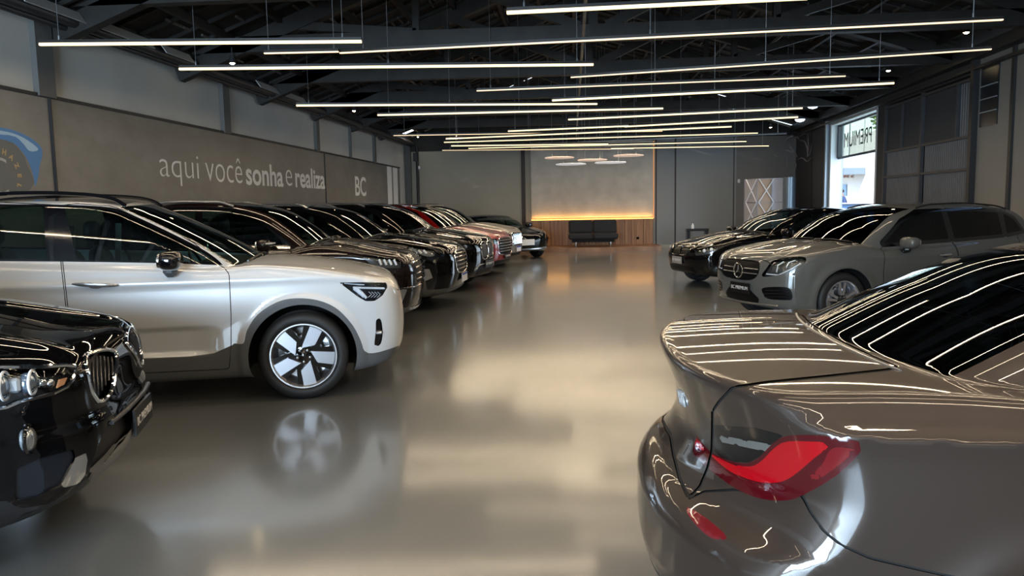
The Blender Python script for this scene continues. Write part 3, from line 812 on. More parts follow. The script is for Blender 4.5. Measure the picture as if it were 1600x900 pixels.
def wtext(t, px0, px1, pyb, off, parent=mural, name='mural_lettering'):
    """lettering between photo columns px0..px1 with its baseline/centre on row pyb"""
    A = on_left(px0, pyb[0], .036); Bq = on_left(px1, pyb[1], .036)
    o = text_mesh(t, 1.0, name, WHITE, Matrix.Identity(4), parent, .0, off, align='LEFT')
    v = np.array([x.co[:] for x in o.data.vertices]); w0, w1 = v[:, 0].min(), v[:, 0].max(); h0, h1 = v[:, 1].min(), v[:, 1].max()
    return o, v, (w0, w1, h0, h1), A, Bq
def place_text(t, px0, px1, ytop, ybot, off, parent=mural):
    """fit text so its box spans photo px0..px1 and ytop..ybot (rows measured at px0)"""
    o, v, (w0, w1, h0, h1), A, Bq = wtext(t, px0, px1, (ybot, ybot), off, parent)
    top = on_left(px0, ytop, .036)[2]; bot = on_left(px0, ybot, .036)[2]; Y0, Y1 = A[1], Bq[1]
    sx = (Y1-Y0)/(w1-w0); sy = (top-bot)/(h1-h0)
    M = wallM(Y0, bot) @ Matrix.Diagonal((sx, sy, 1, 1)) @ Matrix.Translation((-w0, -h0, 0)); o.data.transform(M)
    return o
place_text('aqui', 251, 312, 237, 289, -.012); place_text('você', 322, 379, 241, 283, -.012)
place_text('sonha', 385, 443, 252, 289, .021); place_text('e', 447, 457, 265, 290, -.012); place_text('realiza', 462, 508, 260, 293, .021)
place_text('BC', 555.5, 572.5, 275, 306, .018)
s = MB()
for x0, x1 in ((604.5, 611.5), (613.5, 620.5)):
    A = on_left(x0, 260, .034); Bq = on_left(x1, 262, .034); s.prism([(A[0], A[1], 1.1), (Bq[0], Bq[1], 1.1), (Bq[0], Bq[1], ZM-.02), (A[0], A[1], ZM-.02)], (0, 0, 0), (.004, 0, 0))
s.build('white_stripes', WHITE, mural)
# printed blue racing car, cropped by the frame (generic)
bl = [mat('print_blue', (.05, .20, .50), .4), mat('print_light_blue', (.35, .55, .75), .4), mat('print_grey', (.13, .14, .14), .5), mat('print_pale', (.42, .45, .45), .5), mat('print_ochre', (.45, .33, .16), .5)]
def wpoly(pts, m, off, name, sm=3):
    P = [on_left(x, y, .03+off) for x, y in (spl(pts, sm) if sm else pts)]; s = MB(); s.add(P, [tuple(range(len(P)))]); return s.build(name, m, mural)
wpoly([(-60, 196), (0, 199), (28, 206), (50, 217), (64, 230), (66, 244), (62, 258), (60, 275), (55, 291), (52, 275), (44, 252), (30, 232), (10, 220), (-60, 215)], bl[0], .002, 'printed_fender')
wpoly([(-60, 200), (0, 204), (30, 212), (50, 224), (60, 234), (46, 236), (34, 222), (14, 211), (-60, 208)], bl[1], .003, 'printed_highlight')
wpoly([(-60, 216), (8, 219), (30, 234), (42, 256), (47, 297), (-60, 300)], bl[2], .0035, 'printed_tyre')
c0 = on_left(2, 275, .035)
s = MB()
for r0, r1 in ((.17, .20),):
    P = []
    for k in range(49):
        a = 2*math.pi*k/48; P.append([(c0[0], c0[1]+r0*math.cos(a), c0[2]+r0*math.sin(a)), (c0[0], c0[1]+r1*math.cos(a), c0[2]+r1*math.sin(a))])
    s.grid(P)
s.build('printed_rim', bl[3], mural)
for k, ch in enumerate('HAZEL'):
    a = math.radians(75-24*k); rr = .27
    M = wallM(c0[1]+rr*math.cos(a), c0[2]+rr*math.sin(a), .038) @ Matrix.Rotation(a-math.pi/2, 4, 'Z'); text_mesh(ch, .085, 'printed_letter', bl[4], M, mural, 0, .004)
# wall pilasters above the mural
s = MB()
for px, wpx in ((67, .30), (351, .26), (494, .22), (546, .05), (584, .20)):
    y = float(on_left(px, 150+(px-60)*.2, 0)[1]); s.box((lx(y)+.03, y, (ZM+ZL)/2), (.08, wpx, ZL-ZM))
tag(s.build('trim_6', mat('pilaster_grey', (.15, .15, .145), .7)), kind='structure')

# ------------------------------------------------------------------ back wall
def bk(px, py, off=0): return at_Y(px, py, YB-off)
A = bk(831, 346); Bq = bk(1019.5, 341); zs = (A[2]+Bq[2])/2
conc = mat('concrete_panel', (.52, .475, .41), .75, noise=(2.2, .14, 8), bump=(3, .2))
pn = MB(); pn.box(((A[0]+Bq[0])/2, YB-.06, (zs+3.75)/2+.04), (Bq[0]-A[0], .12, 3.75-zs-.08)); o = pn.build('concrete_feature_panel', conc); tag(o, 'large pale concrete panel on the back wall above the wood base', 'wall panel')
def wood_mat(name, c1, c2, sx=9.0, rough=.5):
    m = bpy.data.materials.new(name); m.use_nodes = True; n = m.node_tree; b = n.nodes['Principled BSDF']; b.inputs['Roughness'].default_value = rough
    tc = n.nodes.new('ShaderNodeTexCoord'); mp = n.nodes.new('ShaderNodeMapping'); mp.inputs['Scale'].default_value = (sx, sx, .35)
    t = n.nodes.new('ShaderNodeTexNoise'); t.inputs['Scale'].default_value = 1.6; t.inputs['Detail'].default_value = 6
    n.links.new(tc.outputs['Object'], mp.inputs[0]); n.links.new(mp.outputs[0], t.inputs['Vector'])
    r = n.nodes.new('ShaderNodeValToRGB'); r.color_ramp.elements[0].position = .35; r.color_ramp.elements[0].color = (*c1, 1); r.color_ramp.elements[1].position = .66; r.color_ramp.elements[1].color = (*c2, 1)
    n.links.new(t.outputs['Fac'], r.inputs['Fac']); n.links.new(r.outputs[0], b.inputs['Base Color']); return m
WOOD = wood_mat('walnut_board', (.20, .085, .035), (.42, .21, .095)); WOOD2 = wood_mat('platform_wood', (.20, .10, .055), (.34, .19, .11), 2)
wb_ = empty('wood_wall_base', (0, YB, 0)); tag(wb_, 'vertical walnut board base lit by an amber strip on the back wall', 'wall cladding'); n = 13
for i in range(n):
    x0 = A[0]+(Bq[0]-A[0])*i/n; x1 = A[0]+(Bq[0]-A[0])*(i+1)/n; s = MB(); s.box(((x0+x1)/2, -.09, .1+(zs-.1)/2), (x1-x0-.008, .18, zs-.1)); s.build('board', WOOD, wb_)
for px in (855.5, 996.5):
    q = bk(px, 372, .2); s = MB(); s.lathe([(.045, 0), (.045, .02), (.0, .02)], (q[0], q[1]-YB, q[2]), 'y', 16); s.build('socket', GLOSSK if 'GLOSSK' in globals() else mat('socket_black', (.01, .01, .01), .4), wb_)
amber = mat('amber_strip', (1, .5, .1), .5, emit=(1, .42, .06), estr=4)
s = MB(); s.box(((A[0]+Bq[0])/2, YB-.165, zs+.03), (Bq[0]-A[0], .03, .025)); o = s.build('amber_light_strip', amber); tag(o, 'thin amber light strip along the top of the wood base', 'light strip')
s = MB(); s.box((Bq[0]+.03, YB-.08, (zs+3.75)/2), (.03, .1, 3.7-zs)); o = s.build('light_edge_strip', mat('amber_edge', (.8, .4, .2), .5, emit=(1, .45, .15), estr=.22)); tag(o, 'vertical amber edge strip on the right side of the concrete panel', 'light strip')
L1 = light('amber_strip_light', 'AREA', ((A[0]+Bq[0])/2, YB-.22, zs+.05), (math.radians(160), 0, 0), 6, (1, .5, .12), Bq[0]-A[0], .04)
# low timber platform
P0 = at_z(828, 392, 0); P1 = at_z(1026, 389, 0); yf = 25.55
s = MB(); pts = [(A[0]-.35, YB-.02)]
for k in range(25):
    t = k/24; pts.append((A[0]-.35+(Bq[0]-A[0]+.5)*t, yf+.42*(2*t-1)**2))
pts.append((Bq[0]+.15, YB-.02)); s.prism([(x, y, .0) for x, y in pts], (0, 0, 0), (0, 0, .14)); o = s.build('timber_platform', WOOD2); tag(o, 'low bowed timber platform in front of the wood wall base', 'platform')
# dark vertical joints and recesses of the back wall
s = MB()
for px, wd in ((818, .14), (1019+6, .04), (1055, .05), (1146, .03)):
    q = bk(px, 300); s.box((q[0], YB-.015, 1.9), (wd, .05, 3.8))
tag(s.build('trim_7', mat('joint_dark_brown', (.028, .018, .014), .6)), kind='structure')
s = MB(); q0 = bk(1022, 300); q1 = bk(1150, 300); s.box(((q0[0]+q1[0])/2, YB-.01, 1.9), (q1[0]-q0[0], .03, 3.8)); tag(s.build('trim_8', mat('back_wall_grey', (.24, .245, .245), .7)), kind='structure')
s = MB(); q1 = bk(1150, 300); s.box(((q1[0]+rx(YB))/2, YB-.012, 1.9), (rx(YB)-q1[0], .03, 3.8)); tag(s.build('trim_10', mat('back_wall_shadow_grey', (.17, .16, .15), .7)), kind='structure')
bb = MB(); q0 = bk(1024, 300); bb.box(((q0[0]+rx(YB))/2, YB-.04, .05), (rx(YB)-q0[0], .03, .10)); tag(bb.build('baseboard_back', mat('skirting_pale', (.45, .43, .39), .6)), kind='structure')
# dark service pipe and box in the far left corner
s = MB(); q = bk(652, 260, .15); s.tube([(q[0], YB-.15, 1.0), (q[0], YB-.15, 3.75)], .05, 10); s.box((q[0]-.05, YB-.15, 3.35), (.16, .12, .30), None, .02); o = s.build('corner_drain_pipe', mat('pipe_black', (.01, .01, .011), .5)); tag(o, 'black vertical drain pipe in the far left corner', 'pipe')
s = MB(); q = bk(654, 262, .22); s.box((q[0]+.03, YB-.23, q[2]), (.07, .14, .12), None, .015); o = s.build('security_camera', mat('camera_white', (.7, .7, .7), .4)); tag(o, 'small white security camera on the corner drain pipe', 'camera')
s = MB(); q = bk(643, 260, .05); s.box((lx(YB)+.12, YB-.08, 1.9), (.22, .14, 3.8)); tag(s.build('trim_11', mat('corner_grey', (.10, .10, .10), .7)), kind='structure')
# ------------------------------------------------------------------ hanging linear lights
LED = mat('warm_led', (1, .9, .7), .5, emit=(1.0, .74, .36), estr=1.15)
LED_T = mat('warm_led_dim', (1, .9, .7), .5, emit=(1.0, .68, .38), estr=.85)
HOUS = mat('lamp_housing', (.02, .016, .014), .4)
WIRE = mat('steel_wire', (.35, .36, .37), .4, .6)
BARS = [((62, 69.5), (565, 65), 'B', 'leftmost pendant bar light, nearest the left wall'), ((280, 108), (927, 101), 'B', 'long bright pendant bar light second from the front on the left'),
        ((792, 20), (1262, -3), 'B', 'bright pendant bar light cut by the top of the picture'), ((531, 83), (1567, 31), 'T', 'very long thin pendant bar light ending far right under the roof'),
        ((413, 83.5), (529, 81), 'T', 'short thin pendant bar light between two longer ones at upper left'), ((892, 121), (1549, 77), 'T', 'long thin pendant bar light ending beside the right wall'),
        ((745, 142), (1321, 119), 'T', 'thin pendant bar light crossing the centre behind the truss'), ((863, 157), (1397, 130), 'B', 'thick bright pendant bar light on the right ending above the ribbed door'),
        ((463, 165), (933, 162.5), 'B', 'bright pendant bar light starting at the left eave beam'), ((590, 180), (1036, 169.5), 'B', 'bright pendant bar light just behind the left eave one'),
        ((888, 187), (1254, 169), 'B', 'bright pendant bar light on the right, upper of two ending near the doorway'), ((794, 205), (982, 197), 'B', 'short bright pendant bar light in the far middle'),
        ((976, 198), (1247, 183), 'B', 'bright pendant bar light on the right, lower of two ending near the doorway'), ((615, 212), (1035, 205), 'T', 'far pendant bar light reaching the left wall corner'),
        ((697, 217), (1143, 198), 'B', 'far pendant bar light slanting up to the right'), ((694, 222.5), (1184, 208), 'M', 'far pendant bar light over the back wall top edge'),
        ((909, 222), (1229, 209), 'W', 'very thin unlit looking far pendant bar on the right'), ((705, 228), (950, 225), 'B', 'far short pendant bar light at left of the concrete panel'),
        ((732, 232), (1166, 221), 'M', 'far pendant bar light crossing over the concrete panel'), ((691, 235), (990, 232.5), 'T', 'lowest far pendant bar light on the left'),
        ((955, 232), (1201, 228), 'M', 'lowest far pendant bar light on the right')]
for (x0, x1, y, k) in ((-4.6, .2, 5.6, 'B'), (.6, 5.2, 4.6, 'T'), (-.6, 5.4, 6.2, 'M'), (-.9, 4.6, 3.8, 'M'), (.2, 5.6, 2.5, 'T'), (-1.6, 3.2, .7, 'M'), (-5.2, -.6, 3.1, 'B'), (-.8, 4.4, 1.7, 'B'), (-4.4, .8, -.2, 'T'), (-.2, 5.0, -1.9, 'B'), (-5.0, .2, -3.6, 'B')):
    BARS.append(((x0, y), (x1, y+.12), k+'x', 'overhead pendant bar light ' + {6.2: 'just in front of the picture, on the right', 3.8: 'above the rear window of the grey sedan', 2.5: 'above the roof of the grey sedan', .7: 'directly above the viewpoint', 5.6: 'above the gap beside the white crossover', 4.6: 'above the trunk of the grey sedan', 3.1: 'above the front of the black crossover', 1.7: 'above the right flank of the grey sedan', -.2: 'just behind the viewpoint on the left', -1.9: 'behind the viewpoint on the right', -3.6: 'nearest the street entrance'}[y]))
ZB = 3.30; BARW = 3.5
for bi, (p0, p1, k, lab) in enumerate(BARS):
    if k[-1] == 'x': A, B_ = Vector((*p0, ZB)), Vector((*p1, ZB))
    else: zb = ZB+(.09 if bi == 13 else 0); A, B_ = Vector(at_z(*p0, zb)), Vector(at_z(*p1, zb))
    k = k[0]
    # slope the bar level: same height, its own direction
    mid = (A+B_)/2; r = empty('pendant_bar_light', tuple(mid)); tag(r, lab, 'pendant light', 'linear pendant lights under the roof')
    a, b = A-mid, B_-mid; hh, ww = {'B': (.026, .034), 'T': (.012, .03), 'M': (.020, .032), 'W': (.008, .03)}[k]
    m = MB(); m.bar(a+Vector((0, 0, hh/2+.016)), b+Vector((0, 0, hh/2+.016)), ww, .03); m.build('lamp_housing', HOUS, r)
    m = MB(); m.bar(a, b, ww, hh); m.build('light_diffuser', WIRE if k == 'W' else (LED_T if k == 'T' else LED), r)
    L_ = (b-a).length
    if k != 'W':
        ad = bpy.data.lights.new('bar_lamp', 'AREA'); ad.shape = 'RECTANGLE'; ad.size = L_-.02; ad.size_y = ww*.8; ad.energy = BARW*L_*(.45 if k == 'T' else 1); ad.color = (1, .79, .55)
        ao = bpy.data.objects.new('bar_lamp', ad); COL.objects.link(ao); ao.parent = r; ao.location = (0, 0, -hh/2-.003); ao.rotation_euler = (0, 0, math.atan2(b[1]-a[1], b[0]-a[0]))
    for t in (.04, .5, .96) if L_ > 3.8 else (.06, .94):
        c = a+(b-a)*t; w_ = c+mid; top = zroof(w_.x)-.0-mid.z
        m = MB(); m.tube([c+Vector((0, 0, hh/2+.03)), Vector((c.x, c.y, max(top, .5)))], .0035, 5); m.lathe([(.001, .05), (.009, .045), (.011, 0)], (c.x, c.y, hh/2+.03), 'z', 8); m.build('suspension_wire', WIRE, r)
# ------------------------------------------------------------------ five floating disc pendants at the back
for (x0, x1, y, ty, lab) in ((851, 897, 247, 1, 'pinkish flat oval pendant lamp, leftmost of five by the back wall'), (868, 916, 257, 0, 'white flat oval pendant lamp, lower left of five by the back wall'),
                         (902, 949, 250.5, 1, 'pinkish flat oval pendant lamp, middle of five by the back wall'), (929, 978.5, 254.5, 0, 'white flat oval pendant lamp, lower right of five by the back wall'), (958, 1006, 243.5, 1, 'pinkish flat oval pendant lamp, rightmost of five by the back wall')):
    yd = 23.9 if ty else 25.1; c = at_Y((x0+x1)/2, y, yd); c0 = at_Y(x0, y, yd); c1 = at_Y(x1, y, yd); R_ = (c1[0]-c0[0])/2
    r = empty('oval_pendant_lamp', tuple(c)); tag(r, lab, 'pendant lamp', 'flat oval pendant lamps by the back wall')
    m = MB(); m.lathe([(.01, .04), (R_*.55, .037), (R_*.96, .025), (R_, .012), (R_*.97, -.008), (.01, -.02)], (0, 0, 0), 'z', 40)
    m.build('lamp_shade', mat('lamp_pink', (.80, .62, .52), .5, emit=(1, .75, .6), estr=.22) if ty else mat('lamp_white', (.82, .82, .82), .5, emit=(.9, .95, 1), estr=.22), r)
    for dx in (-.25, .25):
        m = MB(); m.tube([(dx*R_*2, 0, .06), (dx*R_*2, 0, zroof(c[0]+dx*R_*2)-.02-c[2])], .006, 5); m.lathe([(.001, .10), (.018, .095), (.02, .06)], (dx*R_*2, 0, 0), 'z', 8); m.build('suspension_wire', WIRE, r)
# ------------------------------------------------------------------ small spotlights under the eaves
SPB = mat('spot_bulb', (1, .9, .7), .5, emit=(1, .78, .45), estr=30)
def spot(px, py, X, lab, right):
    r_ = ray(px, py); P = CAMP+r_*(X/r_[0]); r = empty('spotlight', tuple(P)); tag(r, lab, 'spotlight', 'round spotlights along the eaves')
    m = MB(); m.lathe([(.001, .10), (.035, .10), (.045, .04), (.055, -.02), (.050, -.02), (.001, .02)], (0, 0, 0), 'z', 16); m.tube([(0, 0, .1), (0, 0, .22)], .01, 6); m.build('spot_housing', STEEL, r)
    m = MB(); m.superell((0, 0, -.01), (.04, .04, .03), 2, n=8); m.build('bulb', SPB, r)
for px, py, X, lab in ((363, 97, -5.2, 'lit spotlight nearest on the left eave'), (553, 172, -5.2, 'lit spotlight midway along the left eave'), (653, 213, -5.3, 'lit spotlight at the far left corner'),
                       (1510, 49, 6.2, 'lit spotlight nearest on the right eave'), (1388, 109, 6.2, 'lit spotlight midway along the right eave'), (1204, 198, 6.6, 'lit spotlight far right before the doorway')):
    spot(px, py, X, lab, X > 0)
for px, py, X, lab in ((1270, 166, 6.8, 'half dome lamp above the doorway end of the bars'), (1250, 187, 6.9, 'small dome lamp below the half dome lamp by the doorway')):
    r_ = ray(px, py); P = CAMP+r_*(X/r_[0]); m = MB(); m.lathe([(.001, .03), (.14, .03), (.15, 0), (.11, -.05), (.001, -.08)], tuple(P), 'z', 20); tag(m.build('dome_lamp', mat('dome_glass', (.8, .85, .9), .4, emit=(.8, .9, 1), estr=1.0)), lab, 'lamp')
# ------------------------------------------------------------------ shared car materials
BLACK_TRIM = mat('black_plastic', (.012, .012, .013), .35)
GLOSS_BLACK = mat('gloss_black', (.004, .004, .005), .08, coat=1)
CLAD = mat('grey_cladding', (.095, .10, .105), .5)
CHROME = mat('chrome', (.85, .86, .88), .06, 1)
SATIN = mat('satin_metal', (.55, .56, .58), .3, .9)
GAPM = mat('panel_gap_black', (.004, .004, .004), .8)
WELL = mat('wheel_well_black', (.006, .006, .006), .9)
SEAT = mat('seat_leather', (.03, .032, .034), .5)
SEATL = mat('seat_belt_grey', (.25, .28, .29), .6)
GLASS = glass_mat('window_glass', (.30, .42, .40))
DGLASS = glass_mat('tinted_glass', (.05, .065, .07))
WGLASS = glass_mat('windscreen_glass', (.38, .46, .44))
LENS = glass_mat('lamp_lens', (.85, .88, .92))
RED_L = mat('red_lens', (.40, .003, .008), .08, coat=1)
RED_D = mat('dark_red_lens', (.07, .003, .006), .06, coat=1)
BOWL = mat('lamp_bowl', (.03, .03, .033), .2, .5)
DRL = mat('lamp_diffuser', (.85, .88, .92), .25)
MACH = mat('machined_alloy', (.72, .74, .80), .22, .85)
DKMESH = mat('grille_black', (.004, .004, .005), .4, spec=.12)
PLATE_B = mat('plate_black', (.006, .006, .007), .35)
PLATE_W = mat('plate_white', (.8, .82, .86), .4)
PLATE_BLUE = mat('plate_blue', (.02, .06, .5), .4)
def paint(name, c, metal=0.0, rough=.25, croug=.02, spec=.5):
    return mat(name, c, rough, metal, 1.0, spec, croug=croug)

def arch_fun(b, cen, R, A=.012, wd=.05):
    def f(u, z):
        o = 0
        for cu in cen:
            r = np.hypot(u-cu, z-R[0]); o = o+A*np.exp(-((r-R[1])/wd)**2)
        return o
    return f

def cut_arches(car, cen, zc, Ra, void='arch_void'):
    B = car.B
    for i, cu in enumerate(cen):
        for sg in (-1, 1):
            g = lambda u, y, z: np.maximum(np.hypot(u-cu, z-zc)-Ra, (B.hw-.42)-sg*y)
            B.cut(void, g, within=tuple(n for n in B.names if n != void))
    # liners: an inward lip, a barrel and a back wall per wheel
    for cu in cen:
        for sg in (-1, 1):
            m = car.mb(); P = []
            angs = np.linspace(-.25, math.pi+.25, 40)
            edge = B.side([(cu+Ra*math.cos(a), zc+Ra*math.sin(a)) for a in angs], sg)
            for a, e in zip(angs, edge):
                c_, s_ = math.cos(a), math.sin(a); ye = e[1] if not np.isnan(e[1]) else sg*(B.hw-.05)
                P.append([(cu+Ra*c_, ye, zc+Ra*s_), (cu+(Ra+.004)*c_, ye-sg*.03, zc+(Ra+.004)*s_), (cu+(Ra+.03)*c_, ye-sg*.05, zc+(Ra+.03)*s_), (cu+(Ra+.03)*c_, sg*(B.hw-.42), zc+(Ra+.03)*s_), (cu, sg*(B.hw-.42), zc)])
            m.grid(P); m.build('wheel_arch_liner', WELL)

def side_glass(car, poly, name, lname, m, sides=(-1, 1), within=('body_shell',), margin=.05, parent=None):
    B = car.B
    g = lambda u, y, z: np.maximum(sdf(poly, u, z), (B.glassw(u, z)-margin)-np.abs(y))
    B.cut(lname, g, within=within)

def roof_glass(B, u0, u1, pil, rear=False, z0=.0, top_in=.0):
    def g(u, y, z):
        ay = np.abs(y); k = B.wrapr if rear else -B.wrapf
        ue = u+k*ay*ay
        gw = B.glassw(u, z)-pil
        a = np.maximum(ay-gw, np.maximum(u0-ue, ue-u1))
        return np.maximum(a, (B.top(u)-B.crown*(ay/B.hw)**2+z0)-z)
    return g

def seats(car, us, zc=.55, far=True, color=None):
    """front and rear seat rows"""
    for u in us:
        for y in (-.37, .37):
            m = car.mb()
            m.superell((u-.22, y, zc-.02), (.27, .25, .10), 3.5, n=10)
            m.superell((u+.10, y, zc+.30), (.075, .23, .34), 3.2, Matrix.Rotation(.22, 3, 'Y'), n=10)
            o = m.build('seat', color or SEAT)
            h = car.mb(); h.superell((u+.21, y, zc+.76), (.055, .13, .10), 3, n=8); h.tube([(u+.18, y-.04, zc+.58), (u+.20, y-.04, zc+.7)], .008, 6); h.tube([(u+.18, y+.04, zc+.58), (u+.20, y+.04, zc+.7)], .008, 6)
            h.build('headrest', color or SEAT, o)

def dashboard(car, u, z, left=True):
    m = car.mb(); m.superell((u, 0, z-.12), (.26, .68, .16), 3.2, n=10); m.box((u+.35, 0, z-.42), (.7, .2, .35), None, .04); m.build('dashboard', SEAT)
    s_ = car.mb(); c = np.array([u+.30, .37, z-.08]); pts = []
    for k in range(28):
        a = 2*math.pi*k/28; pts.append((c[0]+.19*math.sin(a)*.42, c[1]+.19*math.cos(a), c[2]+.19*math.sin(a)*.9))
    s_.tube(pts, .014, 6, True); s_.bar(c+np.array([0, -.18, 0]), c+np.array([0, .18, 0]), .035, .02); s_.tube([c, c+np.array([-.25, 0, -.1])], .03, 8)
    s_.build('steering_wheel', BLACK_TRIM)

def mirror(car, u, y, z, m_cap, sg, s=1.0, tilt=0, m_foot=None):
    e = car.mb(); e.superell((u, y, z), (.085*s, .125*s, .075*s), 2.9, Matrix.Rotation(tilt, 3, 'Z'), n=14)
    o = e.build('door_mirror', m_cap)
    f = car.mb(); f.box((u+.02, y-sg*.06, z-.085*s), (.10*s, .10*s, .08*s), None, .03); f.box((u+.03, y-sg*.13, z-.11*s), (.08*s, .12*s, .05*s), None, .02); f.build('mirror_foot', m_foot or BLACK_TRIM, o)
    g = car.mb(); g.superell((u+.07*s, y, z), (.02, .105*s, .058*s), 3.5, n=10); g.build('mirror_glass', CHROME, o)
    return o

def handle(car, u0, u1, z, sg, m, parent=None, rise=0.0):
    B = car.B; P = B.side([(u0+(u1-u0)*t, z+rise*(t-.5)) for t in (0, .25, .5, .75, 1)], sg); h = car.mb()
    off = [.004, .030, .034, .030, .004]; pts = [(p[0], p[1]+sg*o, p[2]) for p, o in zip(P, off)]
    pts = spl(pts, 5, False)
    rows = []
    for p in pts:
        t = (p[0]-u0)/(u1-u0+1e-9); hh = .016*(1-abs(2*t-1)**4*.6)
        rows.append([(p[0], p[1]+sg*.006*math.sin(a), p[2]+hh*math.cos(a)) for a in np.linspace(0, 2*math.pi, 13)])
    h.grid(rows); o = h.build('door_handle', m, parent)
    r = car.mb(); c = B.side([((u0+u1)/2-.0, z-.012)], sg)[0]; r.superell((c[0], c[1]-sg*.006, c[2]), (.055, .012, .022), 2.2, n=8); r.build('handle_recess', GAPM if m is not SATIN else SATIN, parent)
    return o

def trim(car, pts, r, name, m, parent=None, lift=0.0, close=False, n=6):
    P = np.array([p for p in pts if not np.isnan(p).any()])
    if len(P) < 2: return None
    if lift: P = P+car.B.normals(P)*lift
    t = car.mb(); t.tube([tuple(p) for p in P], r, n, close); return t.build(name, m, parent)

def lamp(car, lname, name, parent=None, depth=.05, lens=None, sgn=0, bowl=None):
    o = car.part(lname, name, bowl or BOWL, parent, push=depth, sgn=sgn)
    if o is None: return None
    c = car.part(lname, 'lens', lens or LENS, o, sgn=sgn)
    # rim wall between lens and bowl
    return o

def plate(car, c, wv, hv, nrm, words, m_plate, m_text, size, band=None):
    """flat plate: centre c, half vectors in body coords"""
    c = np.array(c, float); a = np.array(wv, float); b = np.array(hv, float); n = np.array(nrm, float); n /= np.linalg.norm(n)
    m = car.mb(); q = [c-a-b, c+a-b, c+a+b, c-a+b]; m.prism(q, (0, 0, 0), tuple(-n*.012)); o = m.build('licence_plate', m_plate)
    ex = -a/np.linalg.norm(a); ey = b/np.linalg.norm(b)
    def loc(v): return Vector((-v[0], v[1], v[2]))
    C = c+n*.004; L = Vector((car.L/2-C[0], C[1], C[2])); X = loc(ex); Y = loc(ey); Z = X.cross(Y)
    if Z.dot(loc(n)) < 0: X = -X; Z = X.cross(Y)
    M = Matrix((X, Y, Z)).transposed().to_4x4(); M.translation = L
    if band:
        bb = car.mb(); hb = b*.22; q = [c-a+b*.56, c+a+b*.56, c+a+b, c-a+b]; bb.prism([p+n*.002 for p in q], (0, 0, 0), tuple(-n*.002)); bb.build('plate_band', band, o)
        M.translation = L-Y*.02
    if words: text_mesh(words, size, 'plate_lettering', m_text, M, o, .001, .0)
    return o

